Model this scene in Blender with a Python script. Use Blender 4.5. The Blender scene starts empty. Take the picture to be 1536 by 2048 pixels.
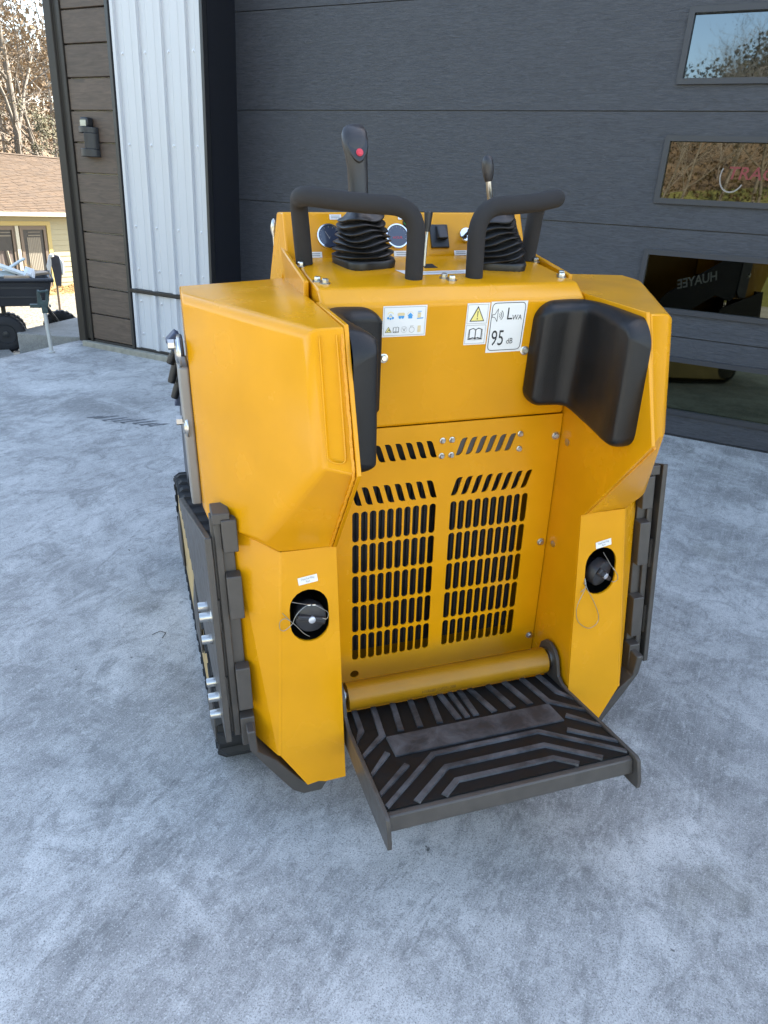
import bpy, bmesh, math, random
from mathutils import Vector, Matrix
random.seed(7)
S = bpy.context.scene
COL = S.collection
R_ = math.radians

# ------------------------------------------------------------------ camera
cam_d = bpy.data.cameras.new('camera'); cam = bpy.data.objects.new('camera', cam_d); COL.objects.link(cam)
cam_d.sensor_fit = 'VERTICAL'; cam_d.sensor_height = 24.0; cam_d.lens = 16.7626
cam_d.clip_start = 0.02; cam_d.clip_end = 2000
cam.matrix_world = Matrix(((0.878101, -0.23589, 0.416287, 0.540652), (0.475118, 0.326978, -0.816914, -1.375539), (0.056586, 0.915118, 0.399195, 1.295374), (0.0, 0.0, 0.0, 1.0)))
S.camera = cam
# ------------------------------------------------------------------ sky and sun
SUN_AZ = R_(27.0)      # from +Y (behind the garage) towards +X
SUN_EL = R_(45.0)
w = bpy.data.worlds.new('World'); S.world = w; w.use_nodes = True
wn = w.node_tree.nodes; wl = w.node_tree.links
sky = wn.new('ShaderNodeTexSky'); sky.sky_type = 'NISHITA'; sky.sun_disc = False
sky.sun_elevation = SUN_EL; sky.sun_rotation = SUN_AZ; sky.air_density = 1.0; sky.dust_density = 1.0; sky.ozone_density = 1.0
bg = wn['Background']; bg.inputs['Strength'].default_value = 0.125
wb = wn.new('ShaderNodeVectorMath'); wb.operation = 'MULTIPLY'; wb.inputs[1].default_value = (1.10, 1.0, 0.875)   # daylight white balance
wl.new(sky.outputs['Color'], wb.inputs[0]); wl.new(wb.outputs['Vector'], bg.inputs['Color'])
sd = bpy.data.lights.new('sun', 'SUN'); sd.energy = 5.0; sd.angle = R_(0.5); sd.color = (1.0, 0.93, 0.82)
so = bpy.data.objects.new('sun', sd); COL.objects.link(so)
to_sun = Vector((math.sin(SUN_AZ)*math.cos(SUN_EL), math.cos(SUN_AZ)*math.cos(SUN_EL), math.sin(SUN_EL)))
so.rotation_euler = to_sun.to_track_quat('Z', 'Y').to_euler(); so.location = to_sun*40
vs = S.view_settings; S.display_settings.display_device = 'sRGB'
vs.view_transform = 'Standard'; vs.look = 'None'; vs.exposure = 2.7; vs.gamma = 1.0; vs.use_curve_mapping = False
S.render.engine = 'CYCLES'
S.cycles.use_denoising = True
S.cycles.max_bounces = 8

# ------------------------------------------------------------------ materials
def mat(name, color, rough=0.5, metal=0.0, coat=0.0, ior=1.5, noise=None, bump=None, spec=None):
    """noise=(scale, amount, (sx,sy,sz)); bump=(scale, strength, (sx,sy,sz))"""
    m = bpy.data.materials.new(name); m.use_nodes = True
    nt = m.node_tree; n = nt.nodes; l = nt.links; b = n['Principled BSDF']
    c = (*color, 1)
    b.inputs['Base Color'].default_value = c
    b.inputs['Roughness'].default_value = rough; b.inputs['Metallic'].default_value = metal
    b.inputs['IOR'].default_value = ior
    if spec is not None: b.inputs['Specular IOR Level'].default_value = spec
    if coat: b.inputs['Coat Weight'].default_value = coat; b.inputs['Coat Roughness'].default_value = 0.08
    if noise or bump:
        tc = n.new('ShaderNodeTexCoord')
    def tex(scale, st, detail=5):
        mp = n.new('ShaderNodeMapping'); mp.inputs['Scale'].default_value = st
        l.new(tc.outputs['Object'], mp.inputs['Vector'])
        t = n.new('ShaderNodeTexNoise'); t.inputs['Scale'].default_value = scale; t.inputs['Detail'].default_value = detail
        l.new(mp.outputs['Vector'], t.inputs['Vector']); return t
    if noise:
        t = tex(noise[0], noise[2] if len(noise) > 2 else (1, 1, 1))
        r = n.new('ShaderNodeMapRange'); r.inputs['From Min'].default_value = 0.3; r.inputs['From Max'].default_value = 0.7
        r.inputs['To Min'].default_value = 1-noise[1]; r.inputs['To Max'].default_value = 1+noise[1]
        l.new(t.outputs['Fac'], r.inputs['Value'])
        v = n.new('ShaderNodeVectorMath'); v.operation = 'SCALE'; v.inputs[0].default_value = color
        l.new(r.outputs['Result'], v.inputs['Scale']); l.new(v.outputs['Vector'], b.inputs['Base Color'])
        r2 = n.new('ShaderNodeMapRange'); r2.inputs['From Min'].default_value = .3; r2.inputs['From Max'].default_value = .7
        r2.inputs['To Min'].default_value = max(0.02, rough-.06); r2.inputs['To Max'].default_value = min(1, rough+.06)
        l.new(t.outputs['Fac'], r2.inputs['Value']); l.new(r2.outputs['Result'], b.inputs['Roughness'])
    if bump:
        t = tex(bump[0], bump[2] if len(bump) > 2 else (1, 1, 1))
        bp = n.new('ShaderNodeBump'); bp.inputs['Strength'].default_value = bump[1]; bp.inputs['Distance'].default_value = bump[3] if len(bump) > 3 else 0.002
        l.new(t.outputs['Fac'], bp.inputs['Height']); l.new(bp.outputs['Normal'], b.inputs['Normal'])
    return m

M_YEL = mat('yellow_paint', (0.66, 0.288, 0.0025), 0.24, coat=0.0, spec=.34, noise=(9, .05), bump=(260, .12, (1, 1, 1), .0006))
M_YEL_SHADED = mat('yellow_paint_shaded', (0.35, 0.160, 0.003), 0.38, spec=.36, noise=(14, .08), bump=(220, .12, (1, 1, 1), .0006))  # same yellow, darkened: shade on tube and inner parts put into the colour
M_WELD = mat('weld_bead', (0.70, 0.285, 0.004), 0.38, bump=(160, .9, (1, 1, 1), .003))
M_TAN = mat('tan_frame_paint', (0.46, 0.31, 0.12), 0.5, noise=(6, .25))
M_GREY = mat('charcoal_steel', (0.058, 0.050, 0.043), 0.42, noise=(40, .12), bump=(300, .12, (1, 1, .2), .0006))
M_GREY2 = mat('warm_grey_steel', (0.24, 0.23, 0.215), 0.42, noise=(10, .1))
M_ARM = mat('dark_arm_paint', (0.035, 0.036, 0.042), 0.4, noise=(10, .1))
M_RUB = mat('black_rubber', (0.018, 0.018, 0.019), 0.62, noise=(60, .2), bump=(200, .2, (1, 1, 1), .0006))
M_FOAM = mat('black_foam', (0.016, 0.0145, 0.0145), 0.85, bump=(700, .4, (1, 1, 1), .0008))
M_PAD = mat('black_pad_vinyl', (0.0085, 0.0082, 0.0085), 0.42, noise=(18, .2), bump=(600, .6, (1, 1, 1), .0008), spec=.38)
M_BOOT = mat('bellows_rubber', (0.009, 0.009, 0.0095), 0.4, noise=(60, .2))
M_GRIP = mat('grip_plastic', (0.021, 0.020, 0.022), 0.42, noise=(40, .1), bump=(500, .2, (1, 1, 1), .0004))
M_BLK = mat('black_plastic', (0.016, 0.017, 0.02), 0.4, bump=(400, .15, (1, 1, 1), .0004))
M_VOID = mat('inside_black', (0.006, 0.006, 0.006), 0.8)
M_RAD = mat('radiator_black', (0.012, 0.012, 0.013), 0.35)
M_ZINC = mat('zinc_bolt', (0.50, 0.49, 0.46), 0.30, metal=1.0)
M_CHROME = mat('chrome_rim', (0.8, 0.8, 0.8), 0.12, metal=1.0)
M_RIVET = mat('dull_aluminium', (0.55, 0.56, 0.6), 0.45, metal=.7)
M_WIRE = mat('steel_wire', (0.30, 0.29, 0.26), 0.4, metal=.8)
M_GAUGE = mat('gauge_face', (0.035, 0.045, 0.075), 0.15, coat=.8)
M_RED = mat('red_button', (0.52, 0.03, 0.05), 0.35)
M_GREEN = mat('green_button', (0.01, 0.55, 0.10), 0.3)
M_STICK = mat('sticker_white', (0.76, 0.74, 0.70), 0.42)
M_INK = mat('sticker_black_ink', (0.02, 0.02, 0.02), 0.45)
M_INKGREY = mat('sticker_grey_ink', (0.22, 0.2, 0.19), 0.45)
M_INKBLUE = mat('sticker_blue_ink', (0.05, 0.30, 0.62), 0.45)
M_INKTAN = mat('sticker_tan_ink', (0.70, 0.55, 0.30), 0.45)
M_INKYEL = mat('sticker_yellow_ink', (0.80, 0.68, 0.22), 0.45)
M_STAMP = mat('stamped_ink', (0.12, 0.06, 0.01), 0.6)
M_HOSE = mat('hose_rubber', (0.008, 0.0095, 0.012), 0.45)
M_NAVY = mat('navy_steel', (0.04, 0.055, 0.10), 0.45)
M_WHITE = mat('white_lettering', (0.75, 0.75, 0.75), 0.5)
M_LUGT = mat('track_rubber', (0.012, 0.012, 0.0125), 0.7, noise=(50, .2))
M_MAT = mat('step_mat_rubber', (0.0060, 0.0058, 0.0058), 0.6, noise=(40, .2), spec=.3)

def ribmat():
    m = bpy.data.materials.new('scuffed_rib_rubber'); m.use_nodes = True
    n = m.node_tree.nodes; l = m.node_tree.links; b = n['Principled BSDF']
    tc = n.new('ShaderNodeTexCoord'); t = n.new('ShaderNodeTexNoise'); t.inputs['Scale'].default_value = 16; t.inputs['Detail'].default_value = 9; t.inputs['Roughness'].default_value = .65; t.inputs['Distortion'].default_value = .6
    l.new(tc.outputs['Object'], t.inputs['Vector'])
    cr = n.new('ShaderNodeValToRGB'); cr.color_ramp.elements[0].position = .38; cr.color_ramp.elements[0].color = (.026, .0265, .029, 1)
    cr.color_ramp.elements[1].position = .66; cr.color_ramp.elements[1].color = (.100, .101, .106, 1)
    l.new(t.outputs['Fac'], cr.inputs['Fac']); l.new(cr.outputs['Color'], b.inputs['Base Color'])
    b.inputs['Roughness'].default_value = .55
    return m
M_RIB = ribmat()

# ------------------------------------------------------------------ mesh helpers
def link(o, parent=None):
    COL.objects.link(o)
    if parent is not None: o.parent = parent
    return o

class MB:
    def __init__(self, org=(0, 0, 0)):
        self.bm = bmesh.new(); self.org = Vector(org)
    def v(self, p): return self.bm.verts.new(Vector(p)-self.org)
    def face(self, pts):
        return self.bm.faces.new([self.v(p) for p in pts])
    def solid(self, verts, faces):
        vs_ = [self.v(p) for p in verts]
        for f in faces: self.bm.faces.new([vs_[i] for i in f])
        return vs_
    def box(self, a, b):
        (x0, y0, z0), (x1, y1, z1) = a, b
        P = [(x0, y0, z0), (x1, y0, z0), (x1, y1, z0), (x0, y1, z0), (x0, y0, z1), (x1, y0, z1), (x1, y1, z1), (x0, y1, z1)]
        self.solid(P, [(0, 3, 2, 1), (4, 5, 6, 7), (0, 1, 5, 4), (1, 2, 6, 5), (2, 3, 7, 6), (3, 0, 4, 7)])
    def obox(self, c, ux, uy, uz):
        """oriented box: centre and three half vectors"""
        c, ux, uy, uz = map(Vector, (c, ux, uy, uz))
        P = [c+sx*ux+sy*uy+sz*uz for sz in (-1, 1) for sx, sy in ((-1, -1), (1, -1), (1, 1), (-1, 1))]
        self.solid(P, [(0, 3, 2, 1), (4, 5, 6, 7), (0, 1, 5, 4), (1, 2, 6, 5), (2, 3, 7, 6), (3, 0, 4, 7)])
    def prism(self, poly, a, b):
        """poly: list of 3D points (planar); extruded from offset vector a to offset vector b"""
        a, b = Vector(a), Vector(b); n = len(poly)
        lo = [self.v(Vector(p)+a) for p in poly]; hi = [self.v(Vector(p)+b) for p in poly]
        self.bm.faces.new(lo[::-1]); self.bm.faces.new(hi)
        for i in range(n):
            j = (i+1) % n; self.bm.faces.new([lo[i], lo[j], hi[j], hi[i]])
    def tube(self, path, r, n=12, cap=True):
        P = [Vector(p) for p in path]; m = len(P)
        rad = r if isinstance(r, (list, tuple)) else [r]*m
        T = []
        for i in range(m):
            t = (P[min(i+1, m-1)]-P[max(i-1, 0)])
            T.append(t.normalized() if t.length > 1e-9 else Vector((0, 0, 1)))
        ref = Vector((0, 0, 1)) if abs(T[0].z) < .9 else Vector((1, 0, 0))
        N = (ref-T[0]*ref.dot(T[0])).normalized(); rings = []
        for i in range(m):
            N = (N-T[i]*N.dot(T[i])).normalized(); Bn = T[i].cross(N)
            rings.append([self.v(P[i]+(N*math.cos(2*math.pi*k/n)+Bn*math.sin(2*math.pi*k/n))*rad[i]) for k in range(n)])
        for i in range(m-1):
            for k in range(n):
                k2 = (k+1) % n
                f = self.bm.faces.new([rings[i][k], rings[i][k2], rings[i+1][k2], rings[i+1][k]])
        if cap:
            self.bm.faces.new(rings[0][::-1]); self.bm.faces.new(rings[-1])
    def lathe(self, prof, c, ax, n=20, sq=0.0, xdir=None, closed=True):
        """prof: list of (r, h) along the axis from c; sq>0 makes the section a rounded square"""
        c = Vector(c); ax = Vector(ax).normalized()
        ref = Vector(xdir) if xdir else (Vector((0, 0, 1)) if abs(ax.z) < .9 else Vector((1, 0, 0)))
        u = (ref-ax*ref.dot(ax)).normalized(); w_ = ax.cross(u); rings = []
        for r, h in prof:
            ring = []
            for k in range(n):
                a = 2*math.pi*k/n; ca, sa = math.cos(a), math.sin(a)
                f = 1.0
                if sq: f = 1.0/((abs(ca)**sq+abs(sa)**sq)**(1/sq))
                ring.append(self.v(c+ax*h+(u*ca+w_*sa)*r*f))
            rings.append(ring)
        for i in range(len(rings)-1):
            for k in range(n):
                k2 = (k+1) % n
                self.bm.faces.new([rings[i][k], rings[i][k2], rings[i+1][k2], rings[i+1][k]])
        if closed:
            self.bm.faces.new(rings[0][::-1]); self.bm.faces.new(rings[-1])
    def grid(self, fn, nu, nv, close_u=False):
        V = [[self.v(fn(i/nu, j/nv)) for j in range(nv+1)] for i in range(nu+1)]
        for i in range(nu):
            for j in range(nv): self.bm.faces.new([V[i][j], V[i+1][j], V[i+1][j+1], V[i][j+1]])
        return V
    def done(self, name, m, parent=None, sharp=38, bevel=None, seg=2, recalc=True, flat=False):
        bm = self.bm
        if recalc: bmesh.ops.recalc_face_normals(bm, faces=bm.faces)
        me = bpy.data.meshes.new(name)
        if not flat:
            for f in bm.faces: f.smooth = True
            for e in bm.edges:
                if len(e.link_faces) == 2 and e.calc_face_angle(0) > R_(sharp): e.smooth = False
        bm.to_mesh(me); bm.free()
        if m: me.materials.append(m)
        o = bpy.data.objects.new(name, me); link(o, parent)
        if parent is None: o.location = self.org
        if bevel:
            b = o.modifiers.new('bevel', 'BEVEL'); b.width = bevel; b.segments = seg; b.limit_method = 'ANGLE'; b.angle_limit = R_(30); b.harden_normals = False
        return o

def curve_mesh(name, polys, fn, m, parent=None, org=(0, 0, 0), depth=0.0, text=None, size=1, align='CENTER', xscale=1.0, bold=0.0, sharp=38):
    """2D outlines (outer plus holes, or text) filled, extruded by depth and mapped to 3D by fn(u, v, w)"""
    if text is not None:
        cu = bpy.data.curves.new(name, 'FONT'); cu.body = text; cu.size = size; cu.align_x = align; cu.align_y = 'CENTER'; cu.offset = bold
        cu.resolution_u = 3
    else:
        cu = bpy.data.curves.new(name, 'CURVE'); cu.dimensions = '2D'
        for p in polys:
            s = cu.splines.new('POLY'); s.points.add(len(p)-1)
            for q, (x, y) in zip(s.points, p): q.co = (x, y, 0, 1)
            s.use_cyclic_u = True
    cu.dimensions = '2D'; cu.fill_mode = 'BOTH'; cu.extrude = depth/2
    o = bpy.data.objects.new(name+'_tmp', cu); COL.objects.link(o)
    dg = bpy.context.evaluated_depsgraph_get(); dg.update()
    me = bpy.data.meshes.new_from_object(o.evaluated_get(dg)); bpy.data.objects.remove(o); bpy.data.curves.remove(cu)
    bm = bmesh.new(); bm.from_mesh(me); org = Vector(org)
    bmesh.ops.remove_doubles(bm, verts=bm.verts, dist=1e-6)
    for v in bm.verts: v.co = Vector(fn(v.co.x*xscale, v.co.y, v.co.z))-org
    bmesh.ops.recalc_face_normals(bm, faces=bm.faces)
    if depth == 0.0:   # a sheet: keep its front facing the way the mapping says
        nrm = Vector(fn(0, 0, 1))-Vector(fn(0, 0, 0))
        for f in bm.faces:
            if f.normal.dot(nrm) < 0: f.normal_flip()
    for f in bm.faces: f.smooth = False
    me.materials.clear(); me.materials.append(m)
    bm.to_mesh(me); bm.free(); me.name = name
    o = bpy.data.objects.new(name, me); link(o, parent)
    return o

def capsule(cx, cy, w_, h, n=6):
    r = w_/2; pts = []
    if h >= w_:
        for k in range(n+1): a = math.pi*k/n; pts.append((cx+r*math.cos(a), cy+h/2-r+r*math.sin(a)))
        for k in range(n+1): a = math.pi+math.pi*k/n; pts.append((cx+r*math.cos(a), cy-h/2+r+r*math.sin(a)))
    return pts
def circle(cx, cy, r, n=20): return [(cx+r*math.cos(2*math.pi*k/n), cy+r*math.sin(2*math.pi*k/n)) for k in range(n)]
def rrect(x0, y0, x1, y1, r, n=4):
    pts = []
    for cx, cy, a0 in ((x1-r, y1-r, 0), (x0+r, y1-r, 90), (x0+r, y0+r, 180), (x1-r, y0+r, 270)):
        for k in range(n+1):
            a = R_(a0+90*k/n); pts.append((cx+r*math.cos(a), cy+r*math.sin(a)))
    return pts
def stroke(pts, w_, closed=False):
    """quads along a polyline, as separate 2D polygons"""
    out = []; P = [Vector((x, y)) for x, y in pts]
    if closed: P.append(P[0])
    for a, b in zip(P[:-1], P[1:]):
        d = (b-a)
        if d.length < 1e-9: continue
        d.normalize(); n = Vector((-d.y, d.x))*w_/2; e = d*w_*.35
        out.append([tuple(a-e+n), tuple(a-e-n), tuple(b+e-n), tuple(b+e+n)])
    return out
def flat_print(name, polys, fn, m, parent, org, lift):
    mb = MB(org)
    nrm = (Vector(fn(0, 0, 1))-Vector(fn(0, 0, 0)))
    for p in polys:
        f = mb.bm.faces.new([mb.v(fn(x, y, lift)) for x, y in p]); f.normal_update()
        if f.normal.dot(nrm) < 0: f.normal_flip()
        lift += 0.000002
    return mb.done(name, m, parent, recalc=False, flat=True)
def fillet(pts, r, n=6):
    P = [Vector(p) for p in pts]; out = [P[0]]
    for i in range(1, len(P)-1):
        a, b, c = P[i-1], P[i], P[i+1]; d1 = (a-b); d2 = (c-b)
        rr = r[i] if isinstance(r, dict) else r
        l1 = min(rr, d1.length*.49); l2 = min(rr, d2.length*.49); l_ = min(l1, l2)
        p1 = b+d1.normalized()*l_; p2 = b+d2.normalized()*l_
        for k in range(n+1):
            t = k/n; out.append(p1*(1-t)**2+b*2*t*(1-t)+p2*t*t)
    out.append(P[-1]); return out
def tag(o, label=None, cat=None, group=None, kind=None):
    for k, v_ in (('label', label), ('category', cat), ('group', group), ('kind', kind)):
        if v_: o[k] = v_
    return o
def empty(name, loc, label, cat, group=None, mtx=None):
    o = bpy.data.objects.new(name, None); o.empty_display_size = .1; COL.objects.link(o)
    if mtx is not None: o.matrix_world = mtx
    else: o.location = loc
    return tag(o, label, cat, group)
def copy_tree(o, parent=None):
    c = o.copy(); COL.objects.link(c); c.parent = parent
    for ch in list(o.children): copy_tree(ch, c)
    return c

# ================================================================== garage building (world frame: X along the wall, Y into it)
SL = 0.0557            # the concrete falls away from the building
def gz(y): return SL*y
YW = 2.5               # wall face
YD = 2.875             # door face

def concrete(name, base, dark, light):
    m = bpy.data.materials.new(name); m.use_nodes = True
    n = m.node_tree.nodes; l = m.node_tree.links; b = n['Principled BSDF']
    tc = n.new('ShaderNodeTexCoord')
    def nz(scale, st=(1, 1, 1), det=6, rough=.6, dist=0.0, rot=0.0):
        mp = n.new('ShaderNodeMapping'); mp.inputs['Scale'].default_value = st; mp.inputs['Rotation'].default_value = (0, 0, rot)
        l.new(tc.outputs['Object'], mp.inputs['Vector'])
        t = n.new('ShaderNodeTexNoise'); t.inputs['Scale'].default_value = scale; t.inputs['Detail'].default_value = det
        t.inputs['Roughness'].default_value = rough; t.inputs['Distortion'].default_value = dist
        l.new(mp.outputs['Vector'], t.inputs['Vector']); return t.outputs['Fac']
    def rng(x, a, b_, c, d):
        r = n.new('ShaderNodeMapRange'); r.inputs['From Min'].default_value = a; r.inputs['From Max'].default_value = b_
        r.inputs['To Min'].default_value = c; r.inputs['To Max'].default_value = d; l.new(x, r.inputs['Value']); return r.outputs['Result']
    def mix(f, a, b_):
        x = n.new('ShaderNodeMix'); x.data_type = 'RGBA'
        l.new(f, x.inputs['Factor'])
        for s, q in ((6, a), (7, b_)):
            if isinstance(q, tuple): x.inputs[s].default_value = (*q, 1)
            else: l.new(q, x.inputs[s])
        return x.outputs[2]
    c = mix(rng(nz(.85, det=8, rough=.62, dist=.5), .36, .62, 0, 1), dark, base)
    c = mix(rng(nz(2.6, det=9, rough=.68, dist=.9), .42, .66, 0, .9), c, light)
    c = mix(rng(nz(5.5, det=10, rough=.74, dist=1.4), .50, .66, 0, .72), c, tuple(x*.80 for x in dark))    # trowel clouds
    c = mix(rng(nz(3.4, (2.2, 1, 1), 10, .78, 1.6, .2), .54, .68, 0, .62), c, tuple(x*.62 for x in dark))   # scuffs
    c = mix(rng(nz(3.0, (1.8, 1, 1), 9, .76, 1.6, -.3), .55, .72, 0, .6), c, tuple(min(1, x*1.10) for x in light))
    c = mix(rng(nz(17, (1.6, 1, 1), 9, .8, .9, .15), .50, .66, 0, .55), c, tuple(x*.74 for x in dark))      # grime in the finish
    c = mix(rng(nz(22, (1.5, 1, 1), 8, .8, .6, -.2), .54, .68, 0, .5), c, tuple(min(1, x*1.12) for x in light))
    c = mix(rng(nz(1.7, (3.5, 1, 1), 12, .82, 2.6, .35), .585, .63, 0, .6), c, tuple(x*.60 for x in dark))  # sharp drag marks
    c = mix(rng(nz(2.1, det=3, dist=.4), .63, .72, 0, .45), c, (dark[0]*.86, dark[1]*.85, dark[2]*.74))      # faint warm stains
    c = mix(rng(nz(5, (30, 1, 1), 6, .65, .1, .05), .48, .74, 0, .22), c, tuple(x*1.15 for x in light))      # broom strokes
    c = mix(rng(nz(6, (30, 1, 1), 6, .65, .1, .05), .58, .76, 0, .26), c, tuple(x*.55 for x in dark))
    c = mix(rng(nz(330, det=3, rough=.7), .50, .66, 0, .75), c, tuple(x*.55 for x in dark))               # pores
    c = mix(rng(nz(280, det=3, rough=.7), .56, .70, 0, .55), c, tuple(min(1, x*1.25) for x in light))
    c = mix(rng(nz(30, det=2), .775, .80, 0, .8), c, tuple(x*.25 for x in dark))                             # specks
    l.new(c, b.inputs['Base Color']); b.inputs['Roughness'].default_value = .78
    b.inputs['Specular IOR Level'].default_value = .35
    bp = n.new('ShaderNodeBump'); bp.inputs['Strength'].default_value = .35; bp.inputs['Distance'].default_value = .0025
    ad = n.new('ShaderNodeMath'); ad.operation = 'ADD'
    l.new(nz(130, det=4), ad.inputs[0]); l.new(nz(5, (30, 1, 1), 5, .6, .1, .05), ad.inputs[1])
    l.new(ad.outputs[0], bp.inputs['Height']); l.new(bp.outputs['Normal'], b.inputs['Normal'])
    return m
M_CON = concrete('brushed_concrete', (0.42, 0.407, 0.388), (0.215, 0.209, 0.200), (0.60, 0.583, 0.555))
M_CON2 = concrete('plain_concrete', (0.25, 0.245, 0.225), (0.20, 0.195, 0.18), (0.30, 0.292, 0.275))

def gravel(name, c1, c2, scale):
    m = bpy.data.materials.new(name); m.use_nodes = True
    n = m.node_tree.nodes; l = m.node_tree.links; b = n['Principled BSDF']
    tc = n.new('ShaderNodeTexCoord'); vo = n.new('ShaderNodeTexVoronoi'); vo.inputs['Scale'].default_value = scale
    l.new(tc.outputs['Object'], vo.inputs['Vector'])
    cr = n.new('ShaderNodeValToRGB'); cr.color_ramp.elements[0].color = (*c1, 1); cr.color_ramp.elements[1].color = (*c2, 1)
    l.new(vo.outputs['Color'], cr.inputs['Fac'])
    l.new(cr.outputs['Color'], b.inputs['Base Color']); b.inputs['Roughness'].default_value = .9
    bp = n.new('ShaderNodeBump'); bp.inputs['Strength'].default_value = 1.0; bp.inputs['Distance'].default_value = .05; bp.invert = True
    l.new(vo.outputs['Distance'], bp.inputs['Height']); l.new(bp.outputs['Normal'], b.inputs['Normal'])
    return m
M_GRAV = gravel('gravel', (0.045, 0.038, 0.028), (0.24, 0.212, 0.16), 14)
M_LITTER = mat('leaf_litter', (0.13, 0.09, 0.055), .95, noise=(.8, .45), bump=(3, 1, (1, 1, 1), .2))
M_GRASS = mat('dry_grass', (0.15, 0.15, 0.04), .95, noise=(.5, .3), bump=(8, 1, (1, 1, 1), .05))
M_CHAR = mat('bronze_trim', (0.026, 0.0215, 0.0175), 0.5, noise=(3, .12), spec=.25)
M_DARKTRIM = mat('black_trim', (0.012, 0.012, 0.014), 0.4)
M_JAMB = mat('black_jamb', (0.010, 0.011, 0.016), 0.4)
M_PANEL = mat('white_ribbed_steel', (0.47, 0.475, 0.49), 0.38, noise=(1.2, .03))
M_SILL = mat('grey_sill', (0.25, 0.235, 0.19), .8, noise=(20, .2))

def plankmat():
    m = bpy.data.materials.new('weathered_brown_wood'); m.use_nodes = True
    n = m.node_tree.nodes; l = m.node_tree.links; b = n['Principled BSDF']
    tc = n.new('ShaderNodeTexCoord'); oi = n.new('ShaderNodeObjectInfo')
    vm = n.new('ShaderNodeVectorMath'); vm.operation = 'ADD'; l.new(tc.outputs['Object'], vm.inputs[0])
    ml = n.new('ShaderNodeMath'); ml.operation = 'MULTIPLY'; ml.inputs[1].default_value = 37; l.new(oi.outputs['Random'], ml.inputs[0])
    l.new(ml.outputs[0], vm.inputs[1])
    mp = n.new('ShaderNodeMapping'); mp.inputs['Scale'].default_value = (1.3, 1, 11); l.new(vm.outputs[0], mp.inputs['Vector'])
    t = n.new('ShaderNodeTexNoise'); t.inputs['Scale'].default_value = 5; t.inputs['Detail'].default_value = 9; t.inputs['Roughness'].default_value = .6; t.inputs['Distortion'].default_value = .9
    l.new(mp.outputs[0], t.inputs['Vector'])
    cr = n.new('ShaderNodeValToRGB'); e = cr.color_ramp.elements
    e[0].position = .3; e[0].color = (.052, .034, .023, 1); e[1].position = .7; e[1].color = (.100, .068, .048, 1)
    l.new(t.outputs['Fac'], cr.inputs['Fac'])
    k = n.new('ShaderNodeTexNoise'); k.inputs['Scale'].default_value = 6; k.inputs['Detail'].default_value = 1
    l.new(vm.outputs[0], k.inputs['Vector'])
    kr = n.new('ShaderNodeMapRange'); kr.inputs['From Min'].default_value = .74; kr.inputs['From Max'].default_value = .8; l.new(k.outputs['Fac'], kr.inputs['Value'])
    mx = n.new('ShaderNodeMix'); mx.data_type = 'RGBA'; l.new(kr.outputs[0], mx.inputs[0]); l.new(cr.outputs[0], mx.inputs[6]); mx.inputs[7].default_value = (.02, .015, .012, 1)
    hs = n.new('ShaderNodeHueSaturation'); l.new(mx.outputs[2], hs.inputs['Color'])
    vr = n.new('ShaderNodeMapRange'); vr.inputs['To Min'].default_value = .85; vr.inputs['To Max'].default_value = 1.15; l.new(oi.outputs['Random'], vr.inputs['Value']); l.new(vr.outputs[0], hs.inputs['Value'])
    l.new(hs.outputs[0], b.inputs['Base Color']); b.inputs['Roughness'].default_value = .6
    bp = n.new('ShaderNodeBump'); bp.inputs['Strength'].default_value = .3; bp.inputs['Distance'].default_value = .002; l.new(t.outputs['Fac'], bp.inputs['Height']); l.new(bp.outputs[0], b.inputs['Normal'])
    return m
M_WOOD = plankmat()
def doormat():
    m = bpy.data.materials.new('slate_woodgrain_steel'); m.use_nodes = True
    n = m.node_tree.nodes; l = m.node_tree.links; b = n['Principled BSDF']
    tc = n.new('ShaderNodeTexCoord'); mp = n.new('ShaderNodeMapping'); mp.inputs['Scale'].default_value = (1, 1, 9); l.new(tc.outputs['Object'], mp.inputs['Vector'])
    t = n.new('ShaderNodeTexNoise'); t.inputs['Scale'].default_value = 14; t.inputs['Detail'].default_value = 10; t.inputs['Roughness'].default_value = .7; t.inputs['Distortion'].default_value = 1.4
    l.new(mp.outputs[0], t.inputs['Vector'])
    cr = n.new('ShaderNodeValToRGB'); e = cr.color_ramp.elements
    e[0].position = .35; e[0].color = (.018, .0195, .0255, 1); e[1].position = .66; e[1].color = (.048, .0505, .060, 1)
    l.new(t.outputs['Fac'], cr.inputs['Fac']); l.new(cr.outputs[0], b.inputs['Base Color']); b.inputs['Roughness'].default_value = .5
    bp = n.new('ShaderNodeBump'); bp.inputs['Strength'].default_value = .8; bp.inputs['Distance'].default_value = .004; l.new(t.outputs['Fac'], bp.inputs['Height']); l.new(bp.outputs[0], b.inputs['Normal'])
    return m
M_DOOR = doormat()
M_DFRAME = mat('slate_window_frame', (0.026, 0.027, 0.032), .45)
M_GLASS = mat('tinted_mirror_glass', (0.088, 0.106, 0.120), 0.015, metal=1.0)
M_GLASS2 = mat('dim_reflection_glass', (0.050, 0.052, 0.042), 0.015, metal=1.0); M_GLASS3 = mat('olive_reflection_glass', (0.105, 0.110, 0.072), 0.03, metal=1.0)  # no real film
M_GLASS0 = mat('brown_reflection_glass', (0.105, 0.105, 0.092), 0.015, metal=1.0)  # brownish reflection tone put into this pane's colour
M_TRACT = mat('red_window_lettering', (0.16, 0.018, 0.018), .5)

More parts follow.
